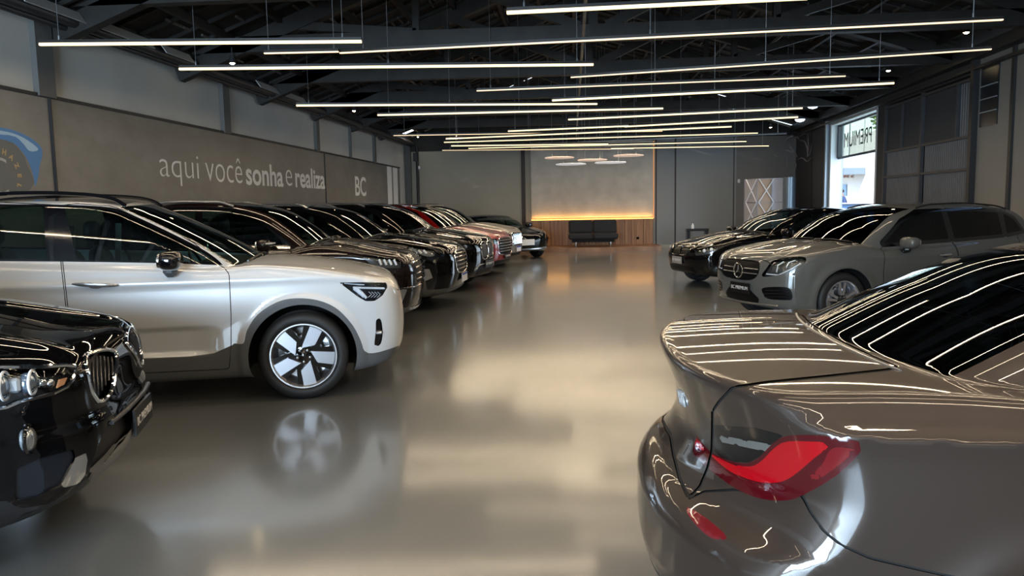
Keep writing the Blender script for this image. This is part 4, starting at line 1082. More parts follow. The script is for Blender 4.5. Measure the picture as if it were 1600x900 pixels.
# ------------------------------------------------------------------ 1. white SUV (side on)
VOLVO_POSE = ((-1.606, 7.106), math.radians(16))
def white_suv():
    L, hw = 4.43, .925
    def se(u, z):
        o = 0
        for cu in (.86, 3.56):
            r = np.hypot(u-cu, z-.36); o = o+.016*sstep(.53, .47, r)*sstep(.38, .42, r)
        # lower door facet: pulls in below the waist, flares again over the sill
        m = sstep(1.45, 1.75, u)*sstep(3.0, 2.7, u)
        o = o-.030*m*sstep(.66, .60, z)*sstep(.40, .46, z)
        o = o+.010*np.exp(-((z-1.0)/.035)**2)
        return o
    b = Body(L=L, hw=hw, crown=.045, kn=.13, ktop=.05, cn=.20, pn=3.6, ks=.018, kc=.10, wrapf=.24, lean=.30, gcurv=.18, rc=.035, side_extra=se,
             top=[(0, .84), (.05, .90), (.12, .955), (.25, 1.0), (.5, 1.06), (.85, 1.115), (1.2, 1.145), (1.5, 1.13), (2.0, 1.165), (2.7, 1.20), (3.4, 1.24), (4.1, 1.25), (4.3, 1.20), (4.43, 1.0)],
             roof=[(.7, .80), (1.10, 1.06), (1.24, 1.145), (1.47, 1.29), (1.72, 1.42), (2.0, 1.55), (2.2, 1.625), (2.45, 1.66), (2.9, 1.675), (3.5, 1.65), (3.95, 1.57), (4.15, 1.42), (4.3, 1.2), (4.45, .9)],
             nose=[(.1, .16), (.25, .08), (.4, .015), (.6, 0), (.8, .015), (.9, .045), (1.0, .12), (1.1, .3)],
             tail=[(.1, .12), (.3, .03), (.6, 0), (.9, .02), (1.1, .08), (1.3, .16), (1.5, .3)],
             plan=[(0, .80), (.25, .865), (.6, .905), (1.1, .92), (2.5, .925), (3.6, .92), (4.1, .88), (4.43, .80)],
             sec=[(.1, .07), (.2, .035), (.3, .012), (.5, .004), (.75, 0), (.95, .008), (1.05, .022), (1.15, .05), (1.3, .10)],
             belt=[(0, 1.10), (1.5, 1.12), (2.7, 1.19), (3.5, 1.23), (4.4, 1.26)],
             gplan=[(0, .70), (1.2, .80), (1.6, .835), (2.5, .845), (3.5, .83), (4.4, .74)], floor=.205)
    P = paint('silver_white_paint', (.68, .70, .72), .15, .3)
    car = Car('suv_car', b, *VOLVO_POSE, .022, P, 'silver white crossover parked side on with black roof rails and five blade wheels', group=None)
    B = b
    sgc = lambda u, y, z: np.maximum(-y*0+(y+.45), 0*y)        # right side only
    # window surround then glass
    sur = spl([(-330, 316), (-150, 317), (0, 319), (100, 320), (172, 324), (214, 336), (258, 357), (300, 380), (330, 398), (347, 413), (338, 414), (240, 411), (120, 409), (0, 408), (-200, 406), (-330, 400)], 4)
    rightc = lambda u, y, z: (B.glassw(u, z)-.055)-np.abs(y)
    def gm(poly, cond=None):      # photo outline, mirrored to both flanks
        def g(u, y, z):
            p, d = project(car.w(np.stack([u, -np.abs(y), z], 1))); v = sdf(poly, p[:, 0], p[:, 1])*np.abs(d)/FPX
            return v if cond is None else np.maximum(v, cond(u, y, z))
        return g
    def gl(line):
        def g(u, y, z):
            p, d = project(car.w(np.stack([u, -np.abs(y), z], 1))); return sdl(line, p[:, 0], p[:, 1])*np.abs(d)/FPX
        return g
    B.cut('surround', gm(sur, rightc))
    fw = [(101, 325), (140, 325.5), (170, 328), (211, 341), (253, 362), (296, 383), (333, 405), (337, 409.5), (240, 408), (120, 406)]
    rw = [(-190, 323), (-100, 322), (0, 322), (67, 323.5), (73, 405), (0, 404), (-150, 402), (-190, 400)]
    B.cut('front_glass', gm(fw, rightc), ('surround',)); B.cut('rear_glass', gm(rw, rightc), ('surround',))
    B.cut('windshield', roof_glass(B, 1.20, 2.16, .075))
    B.cut('back_glass', roof_glass(B, 3.98, 4.26, .10, True))
    B.cut('sunroof', lambda u, y, z: np.maximum(sdf([(2.28, -.5), (3.4, -.5), (3.4, .5), (2.28, .5)], u, y)-.03, 1.5-z))
    # doors
    low = lambda u, y, z: np.maximum(.55-np.abs(y), 0*u-1)
    fd = [(338, 411), (350, 418), (358, 428), (361, 491), (361, 542), (358, 575), (352, 577), (118, 588), (113, 560), (107, 489), (98, 409), (92, 380), (86, 322), (120, 318), (172, 322), (216, 334), (262, 356), (305, 381)]
    rd = [(95, 409), (104, 489), (110, 560), (115, 588), (20, 594), (-25, 560), (-70, 505), (-125, 480), (-190, 460), (-200, 405), (-190, 318), (0, 316), (83, 320), (89, 380)]
    # cladding
    clad = [(-420, 560), (-300, 570), (0, 567), (188, 561), (296, 557), (334, 552), (361, 540), (374, 537), (400, 620), (202, 640), (-300, 690), (-500, 700)]
    arch = spl([(361, 541), (380, 537), (386, 516), (403, 491), (433, 472), (462, 466), (496, 469), (526, 482), (551, 508), (564, 533), (571, 550), (593, 550), (640, 534), (680, 520), (690, 600), (560, 640), (380, 640), (364, 600)], 3)
    B.cut('sill_cladding', gm(clad, lambda u, y, z: np.maximum(u-3.3, .5-np.abs(y))))
    B.cut('arch_moulding', gm(arch, lambda u, y, z: np.maximum(u-1.6, .0*u-1)), ('body_shell', 'sill_cladding'))
    B.cut('rear_arch', lambda u, y, z: np.maximum(np.hypot(u-3.56, z-.36)-.50, .5-np.abs(y)), ('body_shell', 'sill_cladding'))
    B.cut('rear_bumper', lambda u, y, z: np.maximum(np.maximum(3.9-u, z-.52), -1+0*u))
    for nm, pl in (('front_door', fd), ('rear_door', rd)):
        for src, suf in (('body_shell', ''), ('sill_cladding', '_clad')):
            B.seam(gm(pl, lambda u, y, z: .5-np.abs(y)), .0035, (src,), 'panel_gap')
            B.cut(nm+suf, gm(pl, lambda u, y, z: .5-np.abs(y)), (src,))
    # hood
    hood = lambda u, y, z: np.maximum(np.maximum(sdf([(.10, -.60), (1.30, -.76), (1.30, .76), (.10, .60)], u, y)-.04, B.top(u)-.075-z), u-1.19-.18*np.abs(y)**2)
    B.seam(hood, .003); B.cut('hood', hood)
    # front lamps etc
    hl = [(530, 441.5), (560, 441), (604, 441.5), (605, 449), (598, 461.5), (586, 470), (572, 471), (559, 463.5), (545, 453)]
    fc = lambda u, y, z: u-.75
    B.cut('headlight', gm(hl, fc))
    B.cut('fog_slot', gm(spl([(588, 500), (595, 499), (598, 520), (595, 537), (588, 541), (585, 538), (587, 519)], 3), fc))
    gr = lambda u, y, z: np.maximum(sdf([(-.42, .58), (.42, .58), (.50, .86), (-.50, .86)], y, z)-.02, u-.3)
    B.cut('grille', gr)
    lg = lambda u, y, z: np.maximum(sdf([(-.5, .30), (.5, .30), (.42, .44), (-.42, .44)], y, z)-.02, u-.3); B.cut('grille', lg)
    tl = lambda u, y, z: np.maximum(sdf([(4.1, .95), (4.5, .95), (4.5, 1.2), (4.22, 1.45), (4.12, 1.45), (4.2, 1.15)], u, z), .55-np.abs(y)); B.cut('tail_light', tl)
    cut_arches(car, (.86, 3.56), .36, .425)
    # ---- parts
    car.part('body_shell', 'body_shell', P); car.part('panel_gap', 'panel_gap', GAPM, push=.004)
    [car.part('surround', 'window_trim', GLOSS_BLACK, sgn=q) for q in (-1, 1)]; [car.part('sill_cladding', 'sill_cladding', CLAD, sgn=q, label='dark grey plastic sill') for q in (-1, 1)]
    for sg, nm in ((-1, 'r'), (1, 'l')):
        d = car.part('front_door', 'front_door', P, sgn=sg); car.part('front_door_clad', 'door_cladding', CLAD, d, sgn=sg)
        car.part('front_glass', 'door_window', GLASS, d, sgn=sg); handle(car, 2.20, 2.53, 1.005, sg, SATIN, d, .02)
        d = car.part('rear_door', 'rear_door', P, sgn=sg); car.part('rear_door_clad', 'door_cladding', CLAD, d, sgn=sg)
        car.part('rear_glass', 'door_window', GLASS, d, sgn=sg); handle(car, 3.15, 3.46, 1.03, sg, SATIN, d)
        car.part('arch_moulding', 'arch_moulding', CLAD, sgn=sg); car.part('rear_arch', 'arch_moulding', CLAD, sgn=sg)
        h = lamp(car, 'headlight', 'headlight', None, .045, sgn=sg)
        car.part('fog_slot', 'fog_light_slot', GLOSS_BLACK, sgn=sg, push=.015); car.part('tail_light', 'tail_light', RED_L, sgn=sg)
        m = car.mb()
        if sg < 0:
            # white light bar, wedge and arrow pattern inside the lamp
            for seg, r in (([(552, 449.5), (603, 450)], .009), ([(553, 451), (560, 456), (569, 464)], .012), ([(558, 451), (566, 458), (573, 466)], .012), ([(538, 443), (556, 444.5), (570, 445)], .004)):
                t = car.pix(seg); t = t-B.normals(t)*.018; m.tube([tuple(p) for p in t], r, 8)
            for k in range(4):
                x = 577+k*5; t = car.pix([(x, 456), (x+5, 460), (x-1, 465)]); t = t-B.normals(t)*.025; m.tube([tuple(p) for p in t], .0022, 5)
            m.build('light_bar', DRL, h)
        t = car.pix([(590, 518), (599, 518.5)])
        mirror(car, 1.80, sg*1.01, 1.175, GLOSS_BLACK, sg, 1.0, 0, CLAD)
        # roof rail
        rail = [(2.20, sg*.60, 1.60), (2.30, sg*.605, 1.66), (2.5, sg*.61, 1.695), (2.9, sg*.615, 1.712), (3.5, sg*.61, 1.69), (3.85, sg*.60, 1.63)]
        r = car.mb(); r.tube(spl(rail, 6, False), .016, 8); r.build('roof_rail', GLOSS_BLACK)
    fg = car.mb(); t = car.pix([(592, 519)]); fg.box((t[0][0]-.0, t[0][1], t[0][2]), (.05, .09, .022), None, .006); fg.build('fog_light_bar', SATIN)
    w1 = car.part('windshield', 'windshield', WGLASS); car.part('back_glass', 'rear_window', DGLASS); car.part('sunroof', 'sunroof', DGLASS)
    wp = car.mb()
    for y0, y1 in ((-.62, -.05), (.05, .62)):
        q = B.above([(1.21+.2*y0*y0, y0), (1.26, (y0+y1)/2), (1.24+.2*y1*y1, y1)]); wp.tube([(p[0], p[1], p[2]+.012) for p in q], .009, 6)
    wp.build('windshield_wiper', BLACK_TRIM, w1)
    car.part('hood', 'hood', P); car.part('rear_bumper', 'rear_bumper', CLAD); car.part('grille', 'grille', DKMESH, push=.01)
    # white crease-lines of the badge rings on wheel
    seats(car, (2.55, 3.35), .62); dashboard(car, 1.55, 1.10)
    sb = car.mb()
    for y in (-.62, .62): sb.bar((2.66, y, .7), (2.60, y, 1.45), .05, .01, up=(0, 1, 0))
    sb.build('seat_belt', SEATL)
    put_wheels(car, .86, 3.56, 1.575, 'blade', .36, .262, .235, MACH, GLOSS_BLACK)
    return car

# ------------------------------------------------------------------ 2. brown grey sedan (rear quarter)
def tail_pose(tx, ty, deg, L):
    a = math.radians(deg); return ((tx+L*math.cos(a), ty+L*math.sin(a)), a)
def grey_sedan():
    L, hw = 4.71, .915
    pose = tail_pose(.235, 2.76, -2.0, L)
    def se(u, z):
        o = 0
        for cu in (.80, 3.65):
            r = np.hypot(u-cu, z-.33); o = o+.016*np.exp(-((r-.40)/.07)**2)
        zc = .965+0*u
        o = o+.022*np.exp(-np.abs(z-zc)/.05)*sstep(.6, 1.2, u)
        return o
    def te(u, ay):       # raised rear lip
        return .012*sstep(L-.36-.2*ay*ay, L-.12-.2*ay*ay, u)*sstep(.80, .5, ay)
    b = Body(L=L, hw=hw, crown=.028, kn=.2, kt=.07, ktop=.035, cn=.25, pn=3, ct=.34, pt=2.5, ks=.012, kc=.12, wrapf=.25, wrapr=.20, lean=.42, gcurv=.25, rc=.04, side_extra=se,
             top=[(0, .62), (.08, .72), (.25, .80), (.7, .88), (1.3, .97), (1.7, .98), (2.5, 1.0), (3.3, 1.04), (4.0, 1.078), (4.71, 1.050)],
             roof=[(.9, .60), (1.3, .90), (1.45, 1.0), (1.8, 1.18), (2.1, 1.31), (2.35, 1.375), (2.8, 1.405), (3.1, 1.395), (3.4, 1.345), (3.7, 1.24), (3.95, 1.13), (4.10, 1.055), (4.3, .93), (4.5, .8)],
             nose=[(.1, .12), (.3, .02), (.5, 0), (.65, .02), (.75, .10), (.9, .4)],
             tail=[(.1, .16), (.2, .08), (.30, .03), (.42, .0), (.56, .0), (.62, .03), (.66, .085), (.72, .125), (.80, .150), (.88, .140), (.96, .11), (1.02, .085), (1.08, .07)],
             plan=[(0, .78), (.4, .87), (1.0, .905), (2.5, .915), (3.7, .912), (4.2, .87), (4.5, .83), (4.71, .79)],
             sec=[(.1, .09), (.2, .05), (.35, .02), (.6, .0), (.8, .002), (.93, .010), (.965, .016), (1.0, .045), (1.08, .10), (1.2, .18)],
             belt=[(0, .95), (1.5, .98), (3.0, 1.02), (4.0, 1.06), (4.7, 1.07)],
             gplan=[(0, .6), (1.3, .74), (2.0, .78), (3.0, .78), (3.7, .745), (4.2, .68), (4.7, .55)], floor=.17)
    P = paint('brown_grey_paint', (.048, .035, .028), .3, .35, spec=.2)
    car = Car('sedan_car', b, *pose, .018, P, 'brown grey metallic sedan seen from its rear corner with L shaped red tail light')
    B = b
    near = lambda u, y, z: y+.12
    tail = lambda u, y, z: np.maximum(3.9-u, 0*u-1)
    def g(poly, cond=None):
        def f(u, y, z):
            p, d = project(car.w(np.stack([u, -np.abs(y), z], 1))); v = sdf(poly, p[:, 0], p[:, 1])*np.abs(d)/FPX
            v = np.maximum(v, 3.9-u); return v if cond is None else np.maximum(v, cond(u, y, z))
        return f
    def gl(line):
        def f(u, y, z):
            p, d = project(car.w(np.stack([u, -np.abs(y), z], 1))); return sdl(line, p[:, 0], p[:, 1])*np.abs(d)/FPX
        return f
    B.cut('back_glass', roof_glass(B, 3.36, 4.085, .085, True, .004))
    B.cut('windshield', roof_glass(B, 1.48, 2.2, .08))
    sw = [(1.75, 1.03), (2.4, 1.05), (3.2, 1.07), (3.62, 1.10), (3.50, 1.18), (3.2, 1.27), (2.8, 1.31), (2.4, 1.29), (2.1, 1.22)]
    side_glass(car, sw, 'side_glass', 'side_glass', None)
    light_o = spl([(1062, 673), (1070, 667), (1080, 670), (1099, 694), (1107, 704), (1125, 714), (1147, 722), (1170, 723), (1187, 714), (1203, 697), (1221, 684), (1240, 680), (1280, 680), (1330, 685), (1344, 694), (1343, 708), (1307, 743), (1256, 773), (1227, 782), (1187, 779), (1149, 763), (1117, 740), (1093, 719), (1072, 695)], 3)
    red_in = spl([(1108, 707), (1138, 723), (1170, 729), (1189, 721), (1210, 700), (1229, 690), (1266, 690), (1297, 694), (1272, 716), (1237, 745), (1213, 754), (1181, 752), (1138, 735)], 3)
    red_lid = spl([(1066, 672), (1071, 669), (1080, 675), (1099, 698), (1097, 704), (1082, 692)], 3)
    red_far = spl([(1300, 700), (1333, 702), (1334, 707), (1300, 735), (1275, 750), (1262, 748), (1285, 725)], 3)
    lidpoly = [(1076, 777), (1093, 761), (1105, 732), (1112, 705), (1113, 670), (1113, 643), (1124, 627), (1143, 607), (1153, 604), (1200, 597), (1290, 588), (1392, 577), (1420, 560), (1560, 500), (1540, 300), (1000, 300), (900, 500), (960, 610), (1040, 640), (1046, 665), (1052, 705), (1062, 745)]
    lid = lambda u, y, z: np.maximum(g(lidpoly)(u, y, z), 4.06-.20*y*y-u+.0)
    B.cut('tail_light', g(light_o, lambda u, y, z: .30-np.abs(y)))
    B.cut('red_glow', g(red_in), ('tail_light',)); B.cut('red_glow', g(red_lid), ('tail_light',)); B.cut('red_far', g(red_far), ('tail_light',))
    B.cut('lamp_surround', g([(1116, 664), (1180, 668), (1225, 680), (1203, 697), (1187, 714), (1170, 723), (1147, 722), (1125, 714), (1116, 704)]))
    B.cut('strip_reflector', g([(1124, 680), (1205, 694.5), (1201, 706.5), (1125, 690.5)]), ('lamp_surround',))
    B.seam(lid, .004, ('body_shell', 'tail_light', 'red_glow')); B.cut('trunk_lid', lid)
    bs = gl([(1180, 700), (1253, 774), (1267, 801), (1288, 831), (1315, 852), (1360, 872), (1450, 893), (1700, 930)])
    bump = g([(900, 600), (960, 614), (1039, 644), (1045, 668), (1051, 708), (1061, 748), (1076, 780), (1100, 768), (1150, 765), (1253, 774), (1267, 801), (1288, 831), (1315, 852), (1360, 872), (1450, 893), (1600, 925), (1600, 1300), (600, 1300), (600, 600)])
    B.seam(bump, .0035); B.cut('rear_bumper', bump)
    fl = spl([(1586, 690), (1589, 672), (1600, 662), (1660, 655), (1702, 668), (1706, 735), (1660, 752), (1612, 748), (1592, 726)], 3)
    fuel = g(fl, lambda u, y, z: y+.3); B.seam(fuel, .0035); B.cut('fuel_door', fuel)
    B.cut('bumper_reflector', g(spl([(1070, 795), (1079, 794), (1107, 812), (1135, 837), (1133, 843), (1112, 841), (1088, 821)], 3)), ('rear_bumper',))
    B.cut('diffuser', lambda u, y, z: np.maximum(np.maximum(z-.36, 4.2-u), -1+0*u), ('rear_bumper',))
    dr = [(3.05, .25), (2.95, .9), (3.0, 1.05), (3.0, 1.3), (2.0, 1.25), (1.75, 1.05), (1.72, .85), (1.74, .27)]
    rd = [(3.08, .25), (2.98, .9), (3.02, 1.05), (3.03, 1.3), (3.5, 1.2), (3.75, 1.1), (3.62, .95), (3.45, .75), (3.25, .55), (3.2, .25)]
    gap = lambda poly: (lambda u, y, z: np.maximum(sdf(poly, u, z), .5-np.abs(y)))
    for nm, q in (('front_door', dr), ('rear_door', rd)): B.seam(gap(q), .0035); B.cut(nm, gap(q))
    cut_arches(car, (.80, 3.65), .335, .385)
    car.part('body_shell', 'body_shell', P); car.part('panel_gap', 'panel_gap', GAPM, push=.005)
    tk = car.part('trunk_lid', 'trunk_lid', P); bp = car.part('rear_bumper', 'rear_bumper', P); car.part('fuel_door', 'fuel_door', P)
    car.part('diffuser', 'diffuser', BLACK_TRIM, bp)
    for sg in (-1, 1):
        t = car.part('tail_light', 'tail_light', RED_D, sgn=sg, label='dark red tail light lens'); car.part('red_glow', 'light_element', RED_L, t, sgn=sg); car.part('red_far', 'side_element', mat('mid_red_lens', (.16, .006, .01), .08, coat=1), t, sgn=sg)
        car.part('bumper_reflector', 'bumper_reflector', mat('reflector_red', (.16, .008, .012), .15, coat=1), bp, sgn=sg)
        car.part('front_door', 'front_door', P, sgn=sg); car.part('rear_door', 'rear_door', P, sgn=sg); car.part('side_glass', 'side_window', DGLASS, sgn=sg)
        mirror(car, 1.85, sg*.98, 1.06, P, sg)
    [car.part('lamp_surround', 'lamp_surround', GLOSS_BLACK, sgn=q) for q in (-1, 1)]
    [car.part('strip_reflector', 'reversing_light', mat('smoked_clear_lens', (.13, .13, .12), .1, coat=1), sgn=q) for q in (-1, 1)]
    w1 = car.part('back_glass', 'rear_window', glass_mat('smoke_glass', (.14, .18, .19))); car.part('windshield', 'windshield', WGLASS)
    # chrome/black frame line around rear glass
    zz = []
    for y in np.linspace(-.57, .57, 30): zz.append((4.085-B.wrapr*y*y, y))
    e = B.above(zz); trim(car, e, .004, 'window_seal', SATIN, w1, .001)
    # badge
    bd = car.pix([(1059, 616), (1082, 629)]); c = bd.mean(0); n = B.normals(c[None])[0]; ax = bd[1]-bd[0]; ln = np.linalg.norm(ax); ax /= ln
    yv = np.cross(ax, n); yv = yv if yv[2] > 0 else -yv
    lc = lambda v: Vector((-v[0], v[1], v[2]))
    X, Y = lc(ax), lc(yv); Z = X.cross(Y).normalized()
    M = Matrix((X, Y, Z)).transposed().to_4x4(); cc = c+n*.012; M.translation = (L/2-cc[0], cc[1], cc[2])
    text_mesh('330i', .078, 'model_badge', mat('badge_silver', (.5, .5, .5), .3, .3), M, tk, .003, .0, sx=1.1)
    seats(car, (2.35, 3.25), .45); dashboard(car, 1.7, .92)
    put_wheels(car, .80, 3.65, 1.58, 'multi', .335, .24, .235, SATIN, GLOSS_BLACK)
    # shark fin
    fn = car.mb(); q = B.above([(3.05, 0)])[0]; fn.superell((3.05, 0, q[2]+.02), (.09, .02, .035), 2, n=8); fn.build('antenna', P)
    return car

# ------------------------------------------------------------------ generic builder for the others
def suv_body(L=4.65, H=1.64, hw=.93, hood=.97, cowl=(1.20, 1.12), belt=1.10, fa=.88, wb=2.75, R=.36, hz=.30, flare=.014, sedan=False, fast=False, **k):
    ra = fa+wb
    def se(u, z):
        o = 0
        for cu in (fa, ra):
            r = np.hypot(u-cu, z-R); o = o+flare*np.exp(-((r-(R+.07))/.055)**2)
        return o+.010*np.exp(-np.abs(z-(belt-.13))/.03)*sstep(.5, 1.0, u)-.018*np.exp(-((z-.55)/.1)**2)*sstep(fa+.5, fa+.8, u)*sstep(ra-.5, ra-.8, u)
    def te(u, ay):
        return .018*np.exp(-((ay-.52+.1*u)/.07)**2)*sstep(cowl[0]+.1, cowl[0]-.2, u)*sstep(.05, .3, u)
    c0, cz = cowl; hz = H
    if sedan:
        roof = [(c0-.4, cz-.28), (c0, cz), (c0+.35, cz+(H-cz)*.52), (c0+.68, H-.10), (c0+.95, H-.03), (c0+1.4, H), (c0+1.9, H-.03), (L-1.35, H-.12), (L-.95, H-.28), (L-.6, belt), (L-.4, belt-.12)]
        top = [(0, hood-.20), (.06, hood-.09), (.15, hood-.03), (.4, hood+.03), (c0, cz+.01), (c0+.4, belt), (L-.7, belt+.05), (L-.1, belt+.04), (L, belt-.05)]
    else:
        roof = [(c0-.4, cz-.27), (c0, cz), (c0+.28, cz+(H-cz)*.40), (c0+.6, cz+(H-cz)*.74), (c0+.88, H-.06), (c0+1.2, H-.015), (c0+1.7, H), (L-1.0, H-.04), (L-.55, H-.11), (L-.28, H-.3), (L-.12, belt+.05), (L+.02, belt-.25)]
        top = [(0, hood-.16), (.05, hood-.07), (.14, hood-.015), (.4, hood+.05), (c0, cz+.01), (c0+.4, belt), (L-.6, belt+.07), (L-.2, belt+.05), (L, belt-.12)]
    p = dict(L=L, hw=hw, top=top, roof=roof, side_extra=se, top_extra=te,
             nose=[(.1, .16), (.25, .07), (.4, .02), (.55, 0), (hood-.25, .0), (hood-.12, .025), (hood-.02, .08), (hood+.1, .25)],
             tail=[(.1, .14), (.3, .04), (.6, 0), (.9, .03), (1.1, .08), (1.4, .2)],
             plan=[(0, hw-.12), (.3, hw-.05), (fa, hw-.008), (2.0, hw), (ra, hw-.005), (L-.4, hw-.06), (L, hw-.14)],
             sec=[(.1, .08), (.2, .04), (.32, .012), (.55, .006), (.75, 0), (belt-.16, .004), (belt-.08, .022), (belt, .05), (belt+.2, .12)],
             belt=[(0, belt-.02), (c0+.3, belt), (L-.7, belt+.06), (L, belt+.08)],
             gplan=[(0, hw-.24), (c0, hw-.135), (c0+.5, hw-.095), (L-1.2, hw-.10), (L, hw-.2)], floor=.21, kn=.2, cn=.26, pn=3.0, ktop=.06, ks=.02, kc=.10, lean=.33, gcurv=.15)
    p.update(k); return Body(**p)

def dress(car, P, fa=.88, wb=2.75, R=.36, zc=None, cowl=(1.20, 1.12), belt=1.10, H=1.64, sedan=False, clad=None, wheel='double', rim=.24, mspoke=None, glass=None, rails=None,
          hood=.97, handles=None, mir=None, chrome=False, inter=True, features=(), wg=None, mirz=None, railh=.032, railr=.014):
    B = car.B; L = B.L; zc = zc or R; ra = fa+wb; c0 = cowl[0]; glass = glass or DGLASS; bt = B.belt
    # glasshouse
    f = c0+.32
    if sedan:
        w1 = [(f+.10, bt(f)+.03), (f+1.05, bt(f+1)+.035), (f+1.05, H-.10), (f+.75, H-.105), (f+.40, H-.20)]
        w2 = [(f+1.13, bt(f+1)+.035), (ra-.05, bt(ra)+.04), (ra+.1, bt(ra)+.07), (ra-.25, H-.17), (f+1.6, H-.10), (f+1.13, H-.10)]; w3 = None
    else:
        w1 = [(f+.06, bt(f)+.03), (f+1.08, bt(f+1)+.035), (f+1.08, H-.125), (f+.72, H-.13), (f+.42, H-.24)]
        w2 = [(f+1.17, bt(f+1)+.035), (f+1.98, bt(f+2)+.04), (f+2.0, H-.15), (f+1.6, H-.125), (f+1.17, H-.125)]
        w3 = [(f+2.06, bt(f+2)+.045), (L-.62, bt(L)+.05), (L-.72, H-.24), (f+2.1, H-.16)]
    mk = lambda poly, mg: (lambda u, y, z: np.maximum(sdf(poly, u, z), (B.glassw(u, z)-mg)-np.abs(y)))
    allw = [w1[0], w1[4], w1[3]]+[(w1[2][0], w1[2][1])]+([w2[4], w2[3], w2[2]] if not sedan else [w2[5], w2[4], w2[3]])
    def gs(u, y, z):
        v = sdf(w1, u, z)
        for q in (w2, w3):
            if q: v = np.minimum(v, sdf(q, u, z))
        # close the pillars between the panes
        return np.maximum(v-.045, (B.glassw(u, z)-.06)-np.abs(y))
    B.cut('surround', gs)
    for i, q in enumerate((w1, w2, w3)):
        if q: B.cut('pane%d' % i, mk(q, .06), ('surround',))
    B.cut('windshield', roof_glass(B, c0-.02, c0+.92, .075)); 
    if sedan: B.cut('back_glass', roof_glass(B, L-1.35, L-.66, .09, True))
    else: B.cut('back_glass', roof_glass(B, L-.50, L-.16, .10, True))
    # cladding
    if clad:
        B.cut('cladding', lambda u, y, z: z-.33+0*u)
        for cu in (fa, ra): B.cut('cladding', lambda u, y, z: np.maximum(np.hypot(u-cu, z-zc)-(R+.11), .5-np.abs(y)))
    # doors
    s1 = fa+.58; s2 = f+1.12; s3 = ra-.02
    d1 = [(s1, .30), (s1-.03, .7), (s1-.01, bt(s1)-.03), (s1+.12, bt(s1)+.02), (f+.42, H-.20), (f+.75, H-.09), (s2, H-.09), (s2, .30)]
    d2 = [(s2+.012, .30), (s2+.012, H-.09), (f+1.7, H-.10), (ra+.02, H-.18), (ra+.12, bt(ra)), (ra-.02, .85), (ra-.30, .72), (ra-.46, .5), (ra-.48, .30)]
    for nm, q in (('front_door', d1), ('rear_door', d2)):
        gg = lambda u, y, z: np.maximum(sdf(q, u, z), .5-np.abs(y)); B.seam(gg, .004); B.cut(nm, gg)
    hg = lambda u, y, z: np.maximum(np.maximum(sdf([(.12, -B.hw+.33), (c0+.1, -B.hw+.17), (c0+.1, B.hw-.17), (.12, B.hw-.33)], u, y)-.03, B.top(u)-.08-z), u-(c0-.03)-.2*y*y)
    B.seam(hg, .0035); B.cut('hood', hg)
    for ft in features: ft(car)
    cut_arches(car, (fa, ra), zc, R+.05)
    car.part('body_shell', 'body_shell', P); car.part('panel_gap', 'panel_gap', GAPM, push=.004); car.part('hood', 'hood', P)
    if clad: car.part('cladding', 'cladding', clad)
    for sg in (-1, 1):
        sr = car.part('surround', 'window_trim', GLOSS_BLACK, sgn=sg)
        d = car.part('front_door', 'front_door', P, sgn=sg); car.part('pane0', 'door_window', glass, d, sgn=sg); handle(car, s2-.30, s2-.08, bt(s2)-.16, sg, handles or P, d)
        d = car.part('rear_door', 'rear_door', P, sgn=sg); car.part('pane1', 'door_window', glass, d, sgn=sg); handle(car, ra-.20, ra+.0, bt(ra)-.16, sg, handles or P, d)
        car.part('pane2', 'quarter_window', glass, sgn=sg)
        mirror(car, s1+.26, sg*(B.hw+.09), (mirz or belt+.04), mir or P, sg, .95)
        if rails:
            pts = []
            for u in np.linspace(c0+1.05, L-.75, 9):
                q = B.above([(u, sg*.58)])[0]; e = min((u-c0-1.05)/.15, (L-.75-u)/.15, 1); pts.append((u, sg*.60, q[2]+railh*e+.004))
            r = car.mb(); r.tube(spl(pts, 4, False), railr, 8); r.build('roof_rail', rails)
        if chrome:
            pts = B.side([(u, bt(u)+.012) for u in np.linspace(f+.05, ra+.1, 14)], sg); trim(car, pts, .006, 'window_strip', CHROME, sr, .002)
    w_ = car.part('windshield', 'windshield', wg or WGLASS); car.part('back_glass', 'rear_window', DGLASS)
    wp = car.mb()
    for y0, y1 in ((-.60, -.03), (.03, .60)):
        q = B.above([(c0+.0+.22*y0*y0, y0), (c0+.05, (y0+y1)/2), (c0+.02+.2*y1*y1, y1)]); wp.tube([(p[0], p[1], p[2]+.012) for p in q], .009, 6)
    wp.build('windshield_wiper', BLACK_TRIM, w_)
    if inter: seats(car, (2.45, 3.3), .42 if sedan else .60); dashboard(car, c0+.35, cowl[1]-.04)
    put_wheels(car, fa, ra, 2*B.hw-.29, wheel, R, rim, .235, mspoke or SATIN, GLOSS_BLACK)

def fpoly(name, poly, r=.01, umax=.45, mirror=True, within=('body_shell',), smooth=0):
    """feature cut from an outline in the front view (y, z)"""
    pl = spl(poly, smooth) if smooth else poly
    def ft(car):
        g = lambda u, y, z: np.maximum(sdf(pl, np.abs(y) if mirror else y, z)-r, u-umax)
        car.B.cut(name, g, tuple(n for n in within if n in car.B.lab_of))
    return ft
def ppoly(name, poly, sgn, umax=.9, smooth=0, mirror=True, r=0, within=('body_shell', 'hood', 'cladding'), cond=None):
    """feature cut from an outline measured in the photograph"""
    pl = spl(poly, smooth) if smooth else poly
    def ft(car):
        def g(u, y, z):
            p, d = project(car.w(np.stack([u, sgn*np.abs(y) if mirror else y, z], 1))); v = sdf(pl, p[:, 0], p[:, 1])*np.abs(d)/FPX-r
            v = np.maximum(v, u-umax)
            return v if cond is None else np.maximum(v, cond(u, y, z))
        car.B.cut(name, g, tuple(n for n in within if n in car.B.lab_of))
    return ft
